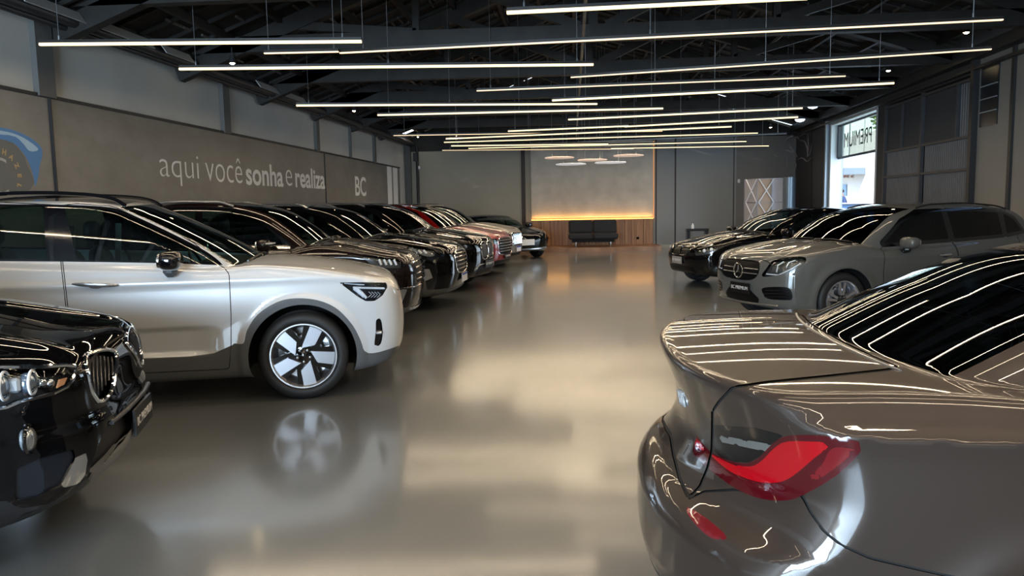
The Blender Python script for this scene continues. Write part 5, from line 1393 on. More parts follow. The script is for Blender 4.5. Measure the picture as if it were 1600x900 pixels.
def slats(car, rows, name, m, r=.006, parent=None, lift=.004):
    """rows: lists of (y, z) in the front view"""
    t = car.mb()
    for row in rows:
        q = car.B.front(row); q = q[~np.isnan(q).any(1)]
        if len(q) > 1: q = q+car.B.normals(q)*lift; t.tube([tuple(p) for p in q], r, 6)
    return t.build(name, m, parent)
def fring(car, poly, name, m, r=.008, parent=None, lift=.003, smooth=4):
    q = car.B.front(spl(poly, smooth)); return trim(car, q, r, name, m, parent, lift, True)
# ------------------------------------------------------------------ the cars of the hall
white_suv()
grey_sedan()
BLK = paint('black_paint', (.003, .003, .0035), 0, .3, spec=0)
BRN = paint('dark_brown_paint', (.008, .0035, .003), 0, .35, spec=.05)
RED = paint('red_paint', (.28, .005, .008), .15, .35, spec=.2)
SIL = paint('champagne_silver_paint', (.27, .245, .21), .15, .4, spec=.15)
GRY = paint('mountain_grey_paint', (.12, .124, .120), .12, .4, spec=.12)

def D(a): return math.radians(a)
# ---- black crossover at the lower left, only its front in view
def black_front_suv():
    kw = dict(L=4.44, H=1.60, hw=.91, hood=.955, cowl=(1.15, 1.12), belt=1.06)
    b = suv_body(fa=.83, wb=2.67, R=.34, kb=.12, kn=.22, cn=.24, pn=3.2,
                 bot=[(0, .37), (.15, .30), (.5, .24), (.8, .24), (3.8, .22), (4.44, .34)],
                 nose=[(.1, .20), (.2, .09), (.32, .03), (.45, .0), (.60, .015), (.66, .035), (.80, .045), (.90, .075), (.98, .14), (1.05, .3)], **kw)
    car = Car('black_suv_front', b, (-2.25, 3.73), D(19), .016, BLK, 'glossy black crossover at the lower left with chrome ringed grilles and round fog lamp')
    car.root.name = 'suv_car'
    S = -1
    k1 = spl([(133, 557), (142, 551.7), (158, 547.5), (173, 548), (179, 553), (181, 567), (177, 590), (173, 610), (163, 623), (153, 627.5), (147, 621), (141, 610), (136, 588), (132, 570)], 3)
    hl = [(-115, 575), (-60, 572), (0, 571.5), (60, 571), (100, 570), (115, 572.5), (117, 581), (113, 593), (103, 605), (83, 615), (33, 626.7), (10, 637), (-30, 645), (-80, 650), (-110, 620)]
    fogi = [(24.5, 735), (60, 719), (113, 704.5), (116, 716), (94, 755), (57, 774), (24.5, 780)]
    ctrim = [(116, 716), (134, 708), (137, 718), (133, 742), (123, 756), (100, 762), (94, 755)]
    mesh_ = [(151, 701), (170, 660), (186, 650), (200, 650), (204, 668), (189, 690), (179, 700), (164, 718), (143.5, 738.5), (139, 738.5)]
    skid = [(143, 738.5), (164, 718), (179, 700), (189, 690), (204, 660), (230, 650), (230, 700), (201, 700), (189, 725), (160, 752), (137, 750)]
    low = [(-120, 800), (0, 783), (11, 783), (24, 791), (38, 794), (75, 787.6), (113, 770.6), (136, 744), (143, 742), (300, 740), (300, 1000), (-300, 1000)]
    ft = [ppoly('cladding', low, S, 1.5, within=('body_shell',)), ppoly('kidney', k1, S, .5), ppoly('headlight', hl, S, .9), ppoly('fog_intake', fogi, S, .8, r=.006), ppoly('corner_trim', ctrim, S, .8),
          ppoly('lower_grille', mesh_, S, .5), ppoly('skid_plate', skid, S, .5, within=('body_shell', 'cladding'))]
    dress(car, BLK, fa=.83, wb=2.67, R=.34, cowl=kw['cowl'], belt=kw['belt'], H=kw['H'], clad=BLACK_TRIM, hood=kw['hood'], features=ft, rails=BLACK_TRIM)
    hq = None
    for sg in (-1, 1):
        kd = car.part('kidney', 'kidney_grille', DKMESH, sgn=sg, push=.035); h = lamp(car, 'headlight', 'headlight', None, .06, sgn=sg, bowl=mat('lamp_bowl_grey', (.10, .10, .10), .22, .7))
        car.part('fog_intake', 'corner_intake', mat('soft_black', (.010, .012, .016), .3), sgn=sg, push=.012); car.part('corner_trim', 'corner_trim', CHROME, sgn=sg)
        def px(P, lift=0):
            q = car.pix(P); q = q+b.normals(q)*lift
            if sg > 0: q = q*np.array([1, -1, 1])
            return [tuple(p) for p in q]
        m = car.mb(); m.tube(px(spl([(133, 557), (142, 551.7), (158, 547.5), (173, 548), (179, 553), (181, 567), (177, 590), (173, 610), (163, 623), (153, 627.5), (147, 621), (141, 610), (136, 588), (132, 570)], 3), .004), .011, 8, True); m.build('chrome_ring', CHROME, kd)
        m = car.mb()
        for i in range(7):
            x = 140+i*6; t0, t1 = 556+abs(i-3)*.6, 612-abs(i-2)*5+(4-i)*3; m.tube(px([(x, t0), (x+1.5, (t0+t1)/2), (x+3.0-(i-3)*.6, t1)], -.006), .006, 6)
        m.build('grille_slats', mat('slat_dark_chrome', (.10, .10, .11), .25, .8), kd)
        m = car.mb(); m.tube(px([(-60, 573.5), (0, 574), (60, 574), (100, 571.5), (116, 573)], .004), .010, 6); m.tube(px([(-20, 642), (10, 636.5), (33, 627), (83, 615), (103, 605), (113, 593), (117, 578)], .004), .008, 6); m.build('lamp_rim', CHROME, h)
        for cx, cy, r in ((0, 604, .050), (47, 597, .043)):
            q = px([(cx, cy)], -.028)[0]; m = car.mb(); m.superell(q, (r*.8, r, r), 2, n=12); m.build('projector', mat('projector_glass', (.25, .32, .42), .05, .6, coat=1), h)
            m = car.mb(); m.tube([(q[0]-.02, q[1]+r*1.15*math.cos(a), q[2]+r*1.15*math.sin(a)) for a in np.linspace(0, 2*math.pi, 24, endpoint=False)], .006, 6, True); m.build('projector_ring', DRL, h)
        q = px([(28, 600)], -.03)[0]; m = car.mb(); m.box(q, (.05, .07, .06), None, .01); m.build('lamp_module', mat('module_grey', (.35, .36, .36), .4), h)
        for cx in (72, 85):
            q = px([(cx, 597)], -.03)[0]; m = car.mb(); m.superell(q, (.02, .022, .022), 2, n=8); m.build('led_reflector', CHROME, h)
        m = car.mb(); P = px([(93, 606), (97, 592), (109, 589), (104, 600)], -.012); m.prism(P, (0, 0, 0), (.006, 0, 0)); m.build('indicator', mat('amber_reflector', (.75, .35, .15), .3), h)
        # round fog lamp in a recess
        q = px([(44, 687)], .0)[0]; n_ = b.normals(np.array([px([(44, 687)])[0]]))[0]; m = car.mb(); m.superell(q, (.028, .050, .050), 2.2, n=14); fo = m.build('fog_light', mat('fog_glass', (.45, .5, .55), .12, .7, coat=1))
        m = car.mb(); m.tube([(q[0]-.004, q[1]+.058*math.cos(a), q[2]+.058*math.sin(a)) for a in np.linspace(0, 2*math.pi, 30, endpoint=False)], .008, 8, True); m.build('fog_light_ring', GLOSS_BLACK, fo)
    for kk in ('lower_grille', 'skid_plate'):
        car.part(kk, kk, mat('grille_mesh_black', (.004, .004, .005), .6) if kk == 'lower_grille' else mat('skid_grey', (.22, .22, .21), .5), push=.02 if kk == 'lower_grille' else -.008)
    m = car.mb()
    for i in range(9):
        for j in range(5):
            y0 = -.42+.84*i/8; z0 = .30+.035*j
            q = b.front([(y0, z0), (y0+.045, z0+.012)]); q = q[~np.isnan(q).any(1)]
            if len(q) == 2: m.tube([tuple(p-np.array([.004, 0, 0])) for p in q], .004, 5)
    tag(m.build('mesh_pattern', mat('mesh_glint', (.12, .12, .12), .3, .6)), kind='stuff')
    m = car.mb(); q = b.front([(-.42, .575), (-.2, .575), (0, .575), (.2, .575), (.42, .575)]); m.tube([tuple(p-np.array([.004, 0, 0])) for p in q], .012, 8); m.build('bumper_strip', BLACK_TRIM)
    c = b.front([(0, .50)])[0]
    plate(car, (c[0]-.03, 0, .505), (0, .20, 0), (0, 0, .066), (-1, 0, 0), 'BC PREMIUM', PLATE_B, mat('plate_lettering_white', (.75, .75, .75), .5), .062)
black_front_suv()

# ---- grey compact on the right facing the aisle
def grey_compact():
    kw = dict(L=4.42, H=1.50, hw=.90, hood=.90, cowl=(1.12, 1.03), belt=.98)
    b = suv_body(fa=.87, wb=2.70, R=.345, kn=.20, cn=.26, pn=2.8, flare=.022, **kw)
    car = Car('suv_car', b, (2.10, 9.87), D(202), .022, GRY, 'grey crossover on the right with a three pointed star in its black grille')
    S = 1
    gr = spl([(1126, 405.6), (1132, 403.5), (1160, 405), (1181, 407.5), (1187, 412), (1185.5, 426), (1179, 435), (1166, 438), (1136, 433), (1127, 424)], 3)
    hl = spl([(1190, 431.5), (1198, 418.5), (1207, 407.5), (1219, 403.5), (1241, 401), (1257, 402), (1259, 409), (1245, 420), (1226, 427), (1207, 431.5)], 3)
    it = spl([(1193, 449.5), (1228, 448.7), (1237, 456), (1238, 467), (1232, 469), (1200, 467), (1192, 458)], 3)
    lo = [(1118, 440), (1150, 446), (1172, 453), (1186, 467), (1184, 477), (1150, 475), (1118, 466)]
    ft = [ppoly('grille', gr, S, .5, mirror=False), ppoly('headlight', hl, S, .95), ppoly('side_intake', it, S, .7), ppoly('lower_grille', lo, S, .6, within=('body_shell',)),
          lambda c: c.B.cut('cladding', lambda u, y, z: np.maximum(z-.27, .0*u-1), ('body_shell',))]
    dress(car, GRY, fa=.87, wb=2.70, R=.345, cowl=kw['cowl'], belt=kw['belt'], H=kw['H'], hood=kw['hood'], features=ft, rails=mat('rail_black', (.01, .01, .011), .3), wheel='double', mspoke=MACH, glass=DGLASS, handles=CHROME, chrome=False, mirz=1.02, railh=.016, railr=.010, wg=glass_mat('blueish_glass', (.16, .20, .22)))
    g = car.part('grille', 'grille', DKMESH, push=.02); car.part('cladding', 'lower_cladding', CLAD)
    lg = car.part('lower_grille', 'lower_grille', DKMESH)
    for sg in (-1, 1):
        h = lamp(car, 'headlight', 'headlight', None, .05, sgn=sg, bowl=mat('lamp_bowl_bright', (.16, .16, .15), .18, .7)); it_ = car.part('side_intake', 'side_intake', DKMESH, sgn=sg, push=.008)
        def px(P, lift=0):
            q = car.pix(P); q = q+b.normals(q)*lift
            if sg < 0: q = q*np.array([1, -1, 1])
            return [tuple(p) for p in q]
        m = car.mb()
        for P in ([(1212, 425), (1214, 414), (1224, 407)], [(1228, 418), (1232, 409), (1243, 405)], [(1196, 428), (1215, 430), (1235, 421), (1252, 411)]): m.tube(px(P, -.02), .008, 6)
        m.build('light_strips', DRL, h)
        m = car.mb()
        for y in (454, 459, 464): m.tube(px([(1195, y), (1215, y-.3), (1234, y)], .003), .0035, 5)
        m.build('intake_slats', BLACK_TRIM, it_)
    star = car.pix([(1147, 421)])[0]; c = np.array([star[0]-.012, star[1], star[2]])
    c[1] = 0 if abs(c[1]) < .2 else c[1]; q = b.front([(c[1], c[2])])[0]; c[0] = q[0]-.015
    m = car.mb(); m.tube([(c[0], c[1]+.092*math.cos(a), c[2]+.092*math.sin(a)) for a in np.linspace(0, 2*math.pi, 30, endpoint=False)], .009, 8, True)
    for a in (90, 210, 330): m.add([(c[0]-.012, c[1], c[2]), (c[0], c[1]+.018*math.cos(D(a+60)), c[2]+.018*math.sin(D(a+60))), (c[0], c[1]+.09*math.cos(D(a)), c[2]+.09*math.sin(D(a))), (c[0], c[1]+.018*math.cos(D(a-60)), c[2]+.018*math.sin(D(a-60)))], [(0, 1, 2), (0, 2, 3)])
    m.build('star_badge', CHROME, g)
    rows = []
    for dz in (.028, -.028):
        for s0 in (-1, 1): rows.append([(s0*y, c[2]+dz+.004) for y in (.10, .20, .30, .36)])
    slats(car, rows, 'grille_bars', SATIN, .006, g, .006)
    q = b.front([(.05, .47)])[0]
    plate(car, (q[0]-.035, .06, .475), (0, -.20, 0), (0, 0, .066), (-1, 0, 0), 'BC PREMIUM', PLATE_B, mat('plate_lettering_white'), .062)
    m = car.mb()
    qq = b.front([(y, .285+.02*abs(y)) for y in np.linspace(-.62, .62, 15)]); m.tube([tuple(p-np.array([.006, 0, 0])) for p in qq], .014, 8); m.build('lower_lip', mat('lip_grey', (.25, .25, .25), .3, .7))
    st = car.pix([(1352, 362)]);
    m = car.mb(); q = b.hit([(1.62, 1.6, 1.16)], [(0, -1, -.1)]);
grey_compact()

# ---- black saloon far right
def black_saloon():
    kw = dict(L=4.60, H=1.43, hw=.90, hood=.80, cowl=(1.35, .98), belt=.95)
    b = suv_body(fa=.80, wb=2.80, R=.33, sedan=True, kn=.2, cn=.26, **kw)
    car = Car('sedan_car', b, (1.98, 14.6), D(197), .03, BLK, 'black sedan parked far right beyond the grey crossover')
    S = 1
    hl = spl([(1083, 391), (1095, 388.5), (1117, 385), (1122, 388), (1116, 394), (1101, 398), (1086, 399)], 3)
    ft = [ppoly('headlight', hl, S, .9), fpoly('kidney', [(.03, .60), (.30, .60), (.33, .70), (.28, .76), (.04, .76)], .015, .4), fpoly('lower_grille', [(0, .25), (.55, .25), (.50, .38), (0, .38)], .01, .4)]
    dress(car, BLK, fa=.80, wb=2.80, R=.33, cowl=kw['cowl'], belt=kw['belt'], H=kw['H'], sedan=True, hood=kw['hood'], features=ft, mspoke=SATIN, glass=glass_mat('clear_side_glass', (.25, .32, .34)), mirz=.99)
    for sg in (-1, 1):
        h = lamp(car, 'headlight', 'headlight', None, .04, sgn=sg, bowl=mat('lamp_bowl_bright')); k = car.part('kidney', 'kidney_grille', DKMESH, sgn=sg, push=.01)
        q = car.pix([(1099, 392), (1110, 390)]); q = q*np.array([1, sg, 1])
        for p in q: m = car.mb(); m.superell(tuple(p+np.array([.02, 0, 0])), (.03, .035, .035), 2, n=8); m.build('projector', DRL, h)
        fring(car, [(sg*.03, .60), (sg*.30, .60), (sg*.33, .70), (sg*.28, .76), (sg*.04, .76)], 'chrome_ring', GLOSS_BLACK, .006, k)
    car.part('lower_grille', 'lower_grille', DKMESH)
    q = b.front([(0, .48)])[0]; plate(car, (q[0]-.03, 0, .49), (0, -.20, 0), (0, 0, .066), (-1, 0, 0), 'BC PREMIUM', mat('plate_grey', (.30, .29, .27), .4), mat('plate_lettering_white'), .062)
black_saloon()

# ---- dark brown SUV behind the white one
def brown_suv():
    kw = dict(L=4.22, H=1.68, hw=.91, hood=.98, cowl=(1.15, 1.15), belt=1.10)
    b = suv_body(fa=.90, wb=2.60, R=.355, **kw)
    car = Car('suv_car', b, (-1.96, 9.9), D(6), .03, BRN, 'dark brown SUV parked directly behind the white crossover, silver roof rails')
    S = -1
    hl = spl([(565, 400), (575, 399.5), (590, 401), (626, 407), (628, 418), (608, 418.7), (585.5, 416), (574, 409)], 3)
    ft = [ppoly('headlight', hl, S, .9), fpoly('grille', [(0, .62), (.42, .62), (.50, .82), (.42, .88), (0, .90)], .01, .4), ppoly('corner_panel', [(611, 456), (637, 451), (627, 476), (610, 484)], S, .7, within=('body_shell', 'cladding'))]
    dress(car, BRN, fa=.90, wb=2.60, R=.355, cowl=kw['cowl'], belt=kw['belt'], H=kw['H'], clad=CLAD, hood=kw['hood'], features=ft, rails=SATIN, glass=GLASS, mir=BRN, wg=glass_mat('green_windscreen', (.40, .55, .50)))
    g = car.part('grille', 'grille', DKMESH, push=.01)
    for sg in (-1, 1):
        h = lamp(car, 'headlight', 'headlight', None, .03, sgn=sg, bowl=mat('lamp_bowl_bright')); car.part('corner_panel', 'corner_panel', SATIN, sgn=sg)
        m = car.mb()
        for x in (592, 600, 608, 616):
            q = car.pix([(x, 405), (x+4, 414)]); q = (q+b.normals(q)*-.01)*np.array([1, -sg, 1]); m.tube([tuple(p) for p in q], .014, 6)
        m.build('light_elements', DRL, h)
    slats(car, [[(y, z) for y in np.linspace(-.46, .46, 13)] for z in (.66, .73, .80, .87)], 'grille_bars', CHROME, .010, g, .006)
    slats(car, [[(y, .30) for y in np.linspace(-.6, .6, 13)]], 'skid_strip', CHROME, .02, None, .004)
    slats(car, [[(y, .575) for y in np.linspace(-.80, .80, 15)]], 'bumper_strip', CHROME, .010, None, .002)
    m = car.mb(); q = b.side([(1.83, 1.10)], -1)[0]; m.box((1.66, -1.035, 1.165), (.09, .14, .016)); m.build('mirror_indicator', DRL)
brown_suv()

# ---- black SUV with slatted chrome grille
def slat_suv():
    kw = dict(L=4.34, H=1.64, hw=.94, hood=.97, cowl=(1.22, 1.12), belt=1.06)
    b = suv_body(fa=.85, wb=2.70, R=.36, kn=.26, **kw)
    car = Car('suv_car', b, (-1.73, 12.05), D(-3), .03, BLK, 'black SUV with chrome slat grille and blue topped plate, behind the brown SUV')
    S = -1
    hl = spl([(634, 384.5), (653, 386.8), (673, 391), (682, 398), (671, 401), (657, 398), (644, 391)], 3)
    fg = [(657.5, 420.5), (671, 420.5), (676, 434), (662, 440)]
    ft = [ppoly('headlight', hl, S, .9), ppoly('fog_panel', fg, S, .8, within=('body_shell', 'cladding')), fpoly('grille', [(0, .56), (.30, .56), (.42, .70), (.38, .84), (0, .86)], .01, .45)]
    dress(car, BLK, fa=.85, wb=2.70, R=.36, cowl=kw['cowl'], belt=kw['belt'], H=kw['H'], clad=CLAD, hood=kw['hood'], features=ft, rails=SATIN, glass=GLASS, chrome=True)
    g = car.part('grille', 'grille', DKMESH, push=.012)
    for sg in (-1, 1):
        h = lamp(car, 'headlight', 'headlight', None, .03, sgn=sg, bowl=mat('lamp_bowl_bright')); car.part('fog_panel', 'fog_panel', CHROME, sgn=sg)
        m = car.mb()
        for x in (655, 663): q = car.pix([(x, 391), (x+5, 396)])*np.array([1, -sg, 1]); m.tube([tuple(p+np.array([.015, 0, 0])) for p in q], .018, 6)
        m.build('light_elements', DRL, h)
    slats(car, [[(y, z) for y in np.linspace(-w_, w_, 11)] for z, w_ in ((.60, .33), (.66, .38), (.72, .41), (.78, .40), (.83, .37))], 'grille_bars', CHROME, .012, g, .01)
    fring(car, [(-.30, .55), (.30, .55), (.43, .70), (.39, .85), (0, .875), (-.39, .85), (-.43, .70)], 'chrome_ring', CHROME, .013, g, .006)
    q = b.front([(0, .42)])[0]; plate(car, (q[0]-.05, 0, .45), (0, .20, 0), (0, 0, .066), (-1, 0, 0), '', PLATE_W, PLATE_B, .06, PLATE_BLUE)
slat_suv()

# ---- black SUV with twin chrome grilles
def twin_suv():
    kw = dict(L=4.40, H=1.66, hw=.94, hood=.99, cowl=(1.20, 1.13), belt=1.08)
    b = suv_body(fa=.82, wb=2.75, R=.36, **kw)
    car = Car('suv_car', b, (-1.60, 14.55), D(-12), .036, BLK, 'black SUV with two upright chrome ringed grilles parked just before the red car')
    S = -1
    hl = spl([(709, 381), (724, 380.5), (738.5, 382), (739, 389), (725, 390), (713, 388)], 3)
    ft = [ppoly('headlight', hl, S, .8), fpoly('kidney', [(.03, .60), (.27, .58), (.33, .72), (.30, .86), (.05, .87)], .01, .4), fpoly('lower_grille', [(0, .27), (.5, .27), (.42, .46), (0, .46)], .01, .4)]
    dress(car, BLK, fa=.82, wb=2.75, R=.36, cowl=kw['cowl'], belt=kw['belt'], H=kw['H'], hood=kw['hood'], features=ft, rails=SATIN, glass=GLASS)
    for sg in (-1, 1):
        h = lamp(car, 'headlight', 'headlight', None, .03, sgn=sg); k = car.part('kidney', 'kidney_grille', DKMESH, sgn=sg, push=.015)
        fring(car, [(sg*.03, .60), (sg*.27, .58), (sg*.33, .72), (sg*.30, .86), (sg*.05, .87)], 'chrome_ring', CHROME, .014, k)
        slats(car, [[(sg*y, z) for z in (.61, .70, .78, .85)] for y in (.08, .13, .18, .23, .28)], 'grille_slats', SATIN, .010, k, .002)
        q = car.pix([(718, 385), (729, 385.5)])*np.array([1, -sg, 1])
        for p in q: m = car.mb(); m.superell(tuple(p+np.array([.02, 0, 0])), (.03, .04, .04), 2, n=8); m.build('projector', mat('projector_glass'), h)
    car.part('lower_grille', 'lower_grille', DKMESH)
    slats(car, [[(-.62, .24), (-.55, .40), (-.42, .47), (0, .49), (.42, .47), (.55, .40), (.62, .24)]], 'bumper_strip', SATIN, .012, None, .003)
    q = b.front([(0, .42)])[0]; plate(car, (q[0]-.04, 0, .47), (0, .20, 0), (0, 0, .066), (-1, 0, 0), 'BC PREMIUM', PLATE_B, mat('plate_lettering_white'), .062)
twin_suv()

def red_suv():
    kw = dict(L=4.40, H=1.64, hw=.92, hood=.95, cowl=(1.18, 1.10), belt=1.05)
    b = suv_body(fa=.85, wb=2.70, R=.35, **kw)
    car = Car('suv_car', b, (-1.47, 17.4), D(-12), .04, RED, 'glossy red SUV between the twin grille black SUV and the champagne silver one')
    ft = [fpoly('grille', [(0, .50), (.42, .50), (.50, .66), (.42, .82), (0, .82)], .01, .4), fpoly('headlight', [(.52, .72), (.84, .76), (.86, .84), (.54, .83)], .01, .6), fpoly('lower_grille', [(0, .25), (.6, .25), (.6, .34), (0, .36)], .01, .4)]
    dress(car, RED, fa=.85, wb=2.70, R=.35, cowl=kw['cowl'], belt=kw['belt'], H=kw['H'], hood=kw['hood'], features=ft, rails=BLACK_TRIM, glass=GLASS, mir=RED)
    g = car.part('grille', 'grille', DKMESH, push=.01); car.part('lower_grille', 'lower_grille', DKMESH)
    for sg in (-1, 1): lamp(car, 'headlight', 'headlight', None, .02, sgn=sg, bowl=mat('lamp_bowl_bright'))
    slats(car, [[(y, z) for y in np.linspace(-.45, .45, 9)] for z in (.55, .61, .67, .73, .79)], 'grille_bars', SATIN, .009, g, .004)
    fring(car, [(-.42, .49), (.42, .49), (.52, .66), (.43, .83), (-.43, .83), (-.52, .66)], 'chrome_ring', CHROME, .012, g)
    q = b.front([(0, .42)])[0]; plate(car, (q[0]-.03, 0, .43), (0, .20, 0), (0, 0, .066), (-1, 0, 0), 'BC PREMIUM', PLATE_B, mat('plate_lettering_white'), .062)
red_suv()

def silver_suv():
    kw = dict(L=4.45, H=1.65, hw=.94, hood=.97, cowl=(1.25, 1.12), belt=1.08)
    b = suv_body(fa=.86, wb=2.75, R=.36, **kw)
    car = Car('suv_car', b, (-1.40, 20.1), D(-12), .04, SIL, 'champagne silver SUV second from the back wall in the left row')
    ft = [fpoly('grille', [(0, .55), (.36, .55), (.42, .66), (.38, .84), (0, .84)], .01, .4), fpoly('headlight', [(.50, .72), (.84, .76), (.86, .85), (.52, .83)], .01, .6), fpoly('lower_grille', [(0, .26), (.6, .26), (.6, .34), (0, .36)], .01, .4)]
    dress(car, SIL, fa=.86, wb=2.75, R=.36, cowl=kw['cowl'], belt=kw['belt'], H=kw['H'], hood=kw['hood'], features=ft, rails=SATIN, glass=GLASS, mir=SIL, chrome=True)
    g = car.part('grille', 'grille', DKMESH, push=.01); car.part('lower_grille', 'lower_grille', DKMESH)
    for sg in (-1, 1): lamp(car, 'headlight', 'headlight', None, .02, sgn=sg)
    slats(car, [[(y, z) for z in (.57, .7, .83)] for y in np.linspace(-.34, .34, 9)]+[[(-.4, .68), (.4, .72)]], 'grille_bars', CHROME, .010, g, .004)
    fring(car, [(-.36, .54), (.36, .54), (.43, .66), (.39, .85), (-.39, .85), (-.43, .66)], 'chrome_ring', CHROME, .016, g)
    slats(car, [[(y, .36) for y in np.linspace(-.7, .7, 9)]], 'bumper_strip', CHROME, .012, None, .003)
    q = b.front([(0, .42)])[0]; plate(car, (q[0]-.03, 0, .44), (0, .20, 0), (0, 0, .066), (-1, 0, 0), '', PLATE_W, PLATE_B, .06, PLATE_BLUE)
silver_suv()

def sports():
    kw = dict(L=4.50, H=1.30, hw=.93, hood=.78, cowl=(1.45, .93), belt=.90)
    b = suv_body(fa=.92, wb=2.45, R=.34, sedan=True, cn=.35, pn=2.4, kn=.3, **kw)
    car = Car('sports_car', b, (-1.22, 22.3), D(-56), .035, BLK, 'low dark sports coupe at the far end with a blank white front plate')
    ft = [lambda c: c.B.cut('headlight', lambda u, y, z: np.hypot(np.hypot((u-.42)/1.9, np.abs(y)-.64), (z-.66)/1.6)-.085), fpoly('lower_grille', [(0, .20), (.72, .20), (.74, .34), (0, .30)], .01, .6)]
    dress(car, BLK, fa=.92, wb=2.45, R=.34, cowl=kw['cowl'], belt=kw['belt'], H=kw['H'], sedan=True, hood=kw['hood'], features=ft, glass=GLASS, mirz=.96)
    for sg in (-1, 1): lamp(car, 'headlight', 'headlight', None, .03, sgn=sg, bowl=mat('lamp_bowl_bright'))
    car.part('lower_grille', 'lower_grille', SATIN)
    slats(car, [[(y, .30) for y in np.linspace(-.75, .75, 13)]], 'lower_lip', SATIN, .025, None, .004)
    q = b.front([(-.0, .48)])[0]; plate(car, (q[0]-.05, -.1, .50), (0, .24, 0), (0, 0, .085), (-1, 0, 0), '', PLATE_W, PLATE_B, .06)
sports()
# ------------------------------------------------------------------ sofa on the platform
SOFA = mat('charcoal_fabric', (.022, .022, .024), .9, bump=(40, .3))
def bkp(px, py, Y): return at_Y(px, py, Y)
Ys = 26.2; a = bkp(888, 365, Ys); b_ = bkp(965, 365, Ys); cx, wd = (a[0]+b_[0])/2, b_[0]-a[0]
sofa = empty('sofa', (cx, Ys, .14)); tag(sofa, 'charcoal fabric sofa bed standing on the timber platform', 'sofa')
s = MB()
for sx in (-1, 1): s.box((sx*wd*.25, -.12, .36), (wd*.495, .78, .20), None, .05)
s.build('seat', SOFA, sofa)
s = MB()
for sx in (-1, 1): s.box((sx*wd*.245, .27, .66), (wd*.485, .20, .46), Matrix.Rotation(-.22, 3, 'X'), .05)
s.build('backrest', SOFA, sofa)
s = MB(); s.box((0, 0, .22), (wd*.86, .55, .12), None, .02); s.build('sofa_base', SOFA, sofa)
for sx in (-1, 1):
    for sy in (-.25, .2):
        s = MB(); s.lathe([(.02, .0), (.035, .02), (.03, .16), (.001, .17)], (sx*wd*.35, sy, 0), 'z', 12); s.build('leg', SATIN, sofa)
s = MB(); s.box((wd*.22, -.18, .475), (.5, .3, .025), Matrix.Rotation(.1, 3, 'Z'), .01); o = s.build('folded_blanket', SOFA); o.location = (cx, Ys, .14); tag(o, 'dark folded throw lying on the sofa seat', 'blanket')
# ------------------------------------------------------------------ console table with a white bottle
Yt = 26.6; a = bkp(1072, 360, Yt); b_ = bkp(1106, 360, Yt); c = ((a[0]+b_[0])/2, Yt)
wt = b_[0]-a[0]; ht = at_Y(1090, 357, Yt)[2]
tb = empty('console_table', (c[0], c[1], 0)); tag(tb, 'dark console table against the back wall right of the platform', 'table')
TD = mat('table_dark', (.02, .022, .026), .25, coat=.5)
s = MB(); s.box((0, 0, ht-.04), (wt, .4, .08), None, .01); s.build('tabletop', TD, tb)
for sx in (-1, 1): s = MB(); s.box((sx*(wt/2-.06), 0, (ht-.08)/2), (.10, .34, ht-.08), None, .01); s.build('leg', TD, tb)
s = MB(); s.lathe([(.001, 0), (.05, 0), (.052, .10), (.03, .13), (.022, .17), (.001, .18)], (0, 0, 0), 'z', 16); o = s.build('dispenser_bottle', mat('white_plastic', (.8, .8, .8), .4)); o.location = (a[0]+.22, Yt, ht); tag(o, 'small white bottle standing on the dark console table', 'bottle')
# wall sensor
q = at_Y(1154.5, 283, YB-.05); s = MB(); s.superell((0, 0, 0), (.05, .04, .07), 3, n=8); o = s.build('wall_sensor', mat('camera_white')); o.location = tuple(q); tag(o, 'small white wall sensor beside the folding display', 'sensor')
# ------------------------------------------------------------------ folding lattice display stand
Yd = 25.0
d0 = bkp(1163, 300, Yd+.6); d1 = bkp(1183, 300, Yd+.1); d2_ = bkp(1226, 300, Yd-.1)
zt_ = at_Y(1205, 279, Yd)[2]; zb_ = 0.05
st = empty('popup_display', (d1[0], Yd, 0)); tag(st, 'pale folding display wall with criss cross lattice frame, between back wall and doorway', 'display stand')
def L3(p, x): return Vector((p[0]-d1[0], p[1]-Yd, x))
s = MB()
cols = [(Vector(d0), Vector(d1)), (Vector(d1), Vector(d1)+(Vector(d2_)-Vector(d1))*.52), (Vector(d1)+(Vector(d2_)-Vector(d1))*.52, Vector(d2_))]
cm = [mat('display_grey_cloth', (.42, .40, .42), .8), mat('display_beige_cloth', (.50, .36, .26), .8), mat('display_white_cloth', (.62, .60, .66), .8)]
for (p, q), m_ in zip(cols, cm):
    s = MB(); s.prism([L3(p, zb_), L3(q, zb_), L3(q, zt_), L3(p, zt_)], (0, 0, 0), (0, .02, 0)); s.build('cloth_panel', m_, st)
for (p, q) in cols[:2]+[(cols[0][0], cols[0][1])]:
    pass
s = MB(); n = 3
for ci, (u0, u1) in enumerate(((.10, .95), (.05, .60))):
    p, q = cols[0] if ci == 0 else (Vector(d1), Vector(d2_))
    A_ = p+(q-p)*u0; B_ = p+(q-p)*u1
    for k in range(n):
        z0 = zb_+(zt_-zb_)*k/n; z1 = zb_+(zt_-zb_)*(k+1)/n; o_ = Vector((0, -.05, 0))
        s.bar(L3(A_, z0)+o_, L3(B_, z1)+o_, .028, .02, up=(0, 1, 0)); s.bar(L3(A_, z1)+o_, L3(B_, z0)+o_, .028, .02, up=(0, 1, 0))
s.build('lattice_bars', mat('white_bar', (.8, .8, .82), .4), st)
s = MB()
for p in (cols[0][0], cols[1][0], cols[1][1], cols[2][1]): s.tube([L3(p, zb_)-Vector((0, .03, 0)), L3(p, zt_)-Vector((0, .03, 0))], .015, 8)
for k in range(n+1): z = zb_+(zt_-zb_)*k/n; s.tube([L3(cols[0][0], z)-Vector((0, .03, 0)), L3(d1, z)-Vector((0, .03, 0)), L3(d2_, z)-Vector((0, .03, 0))], .010, 6)
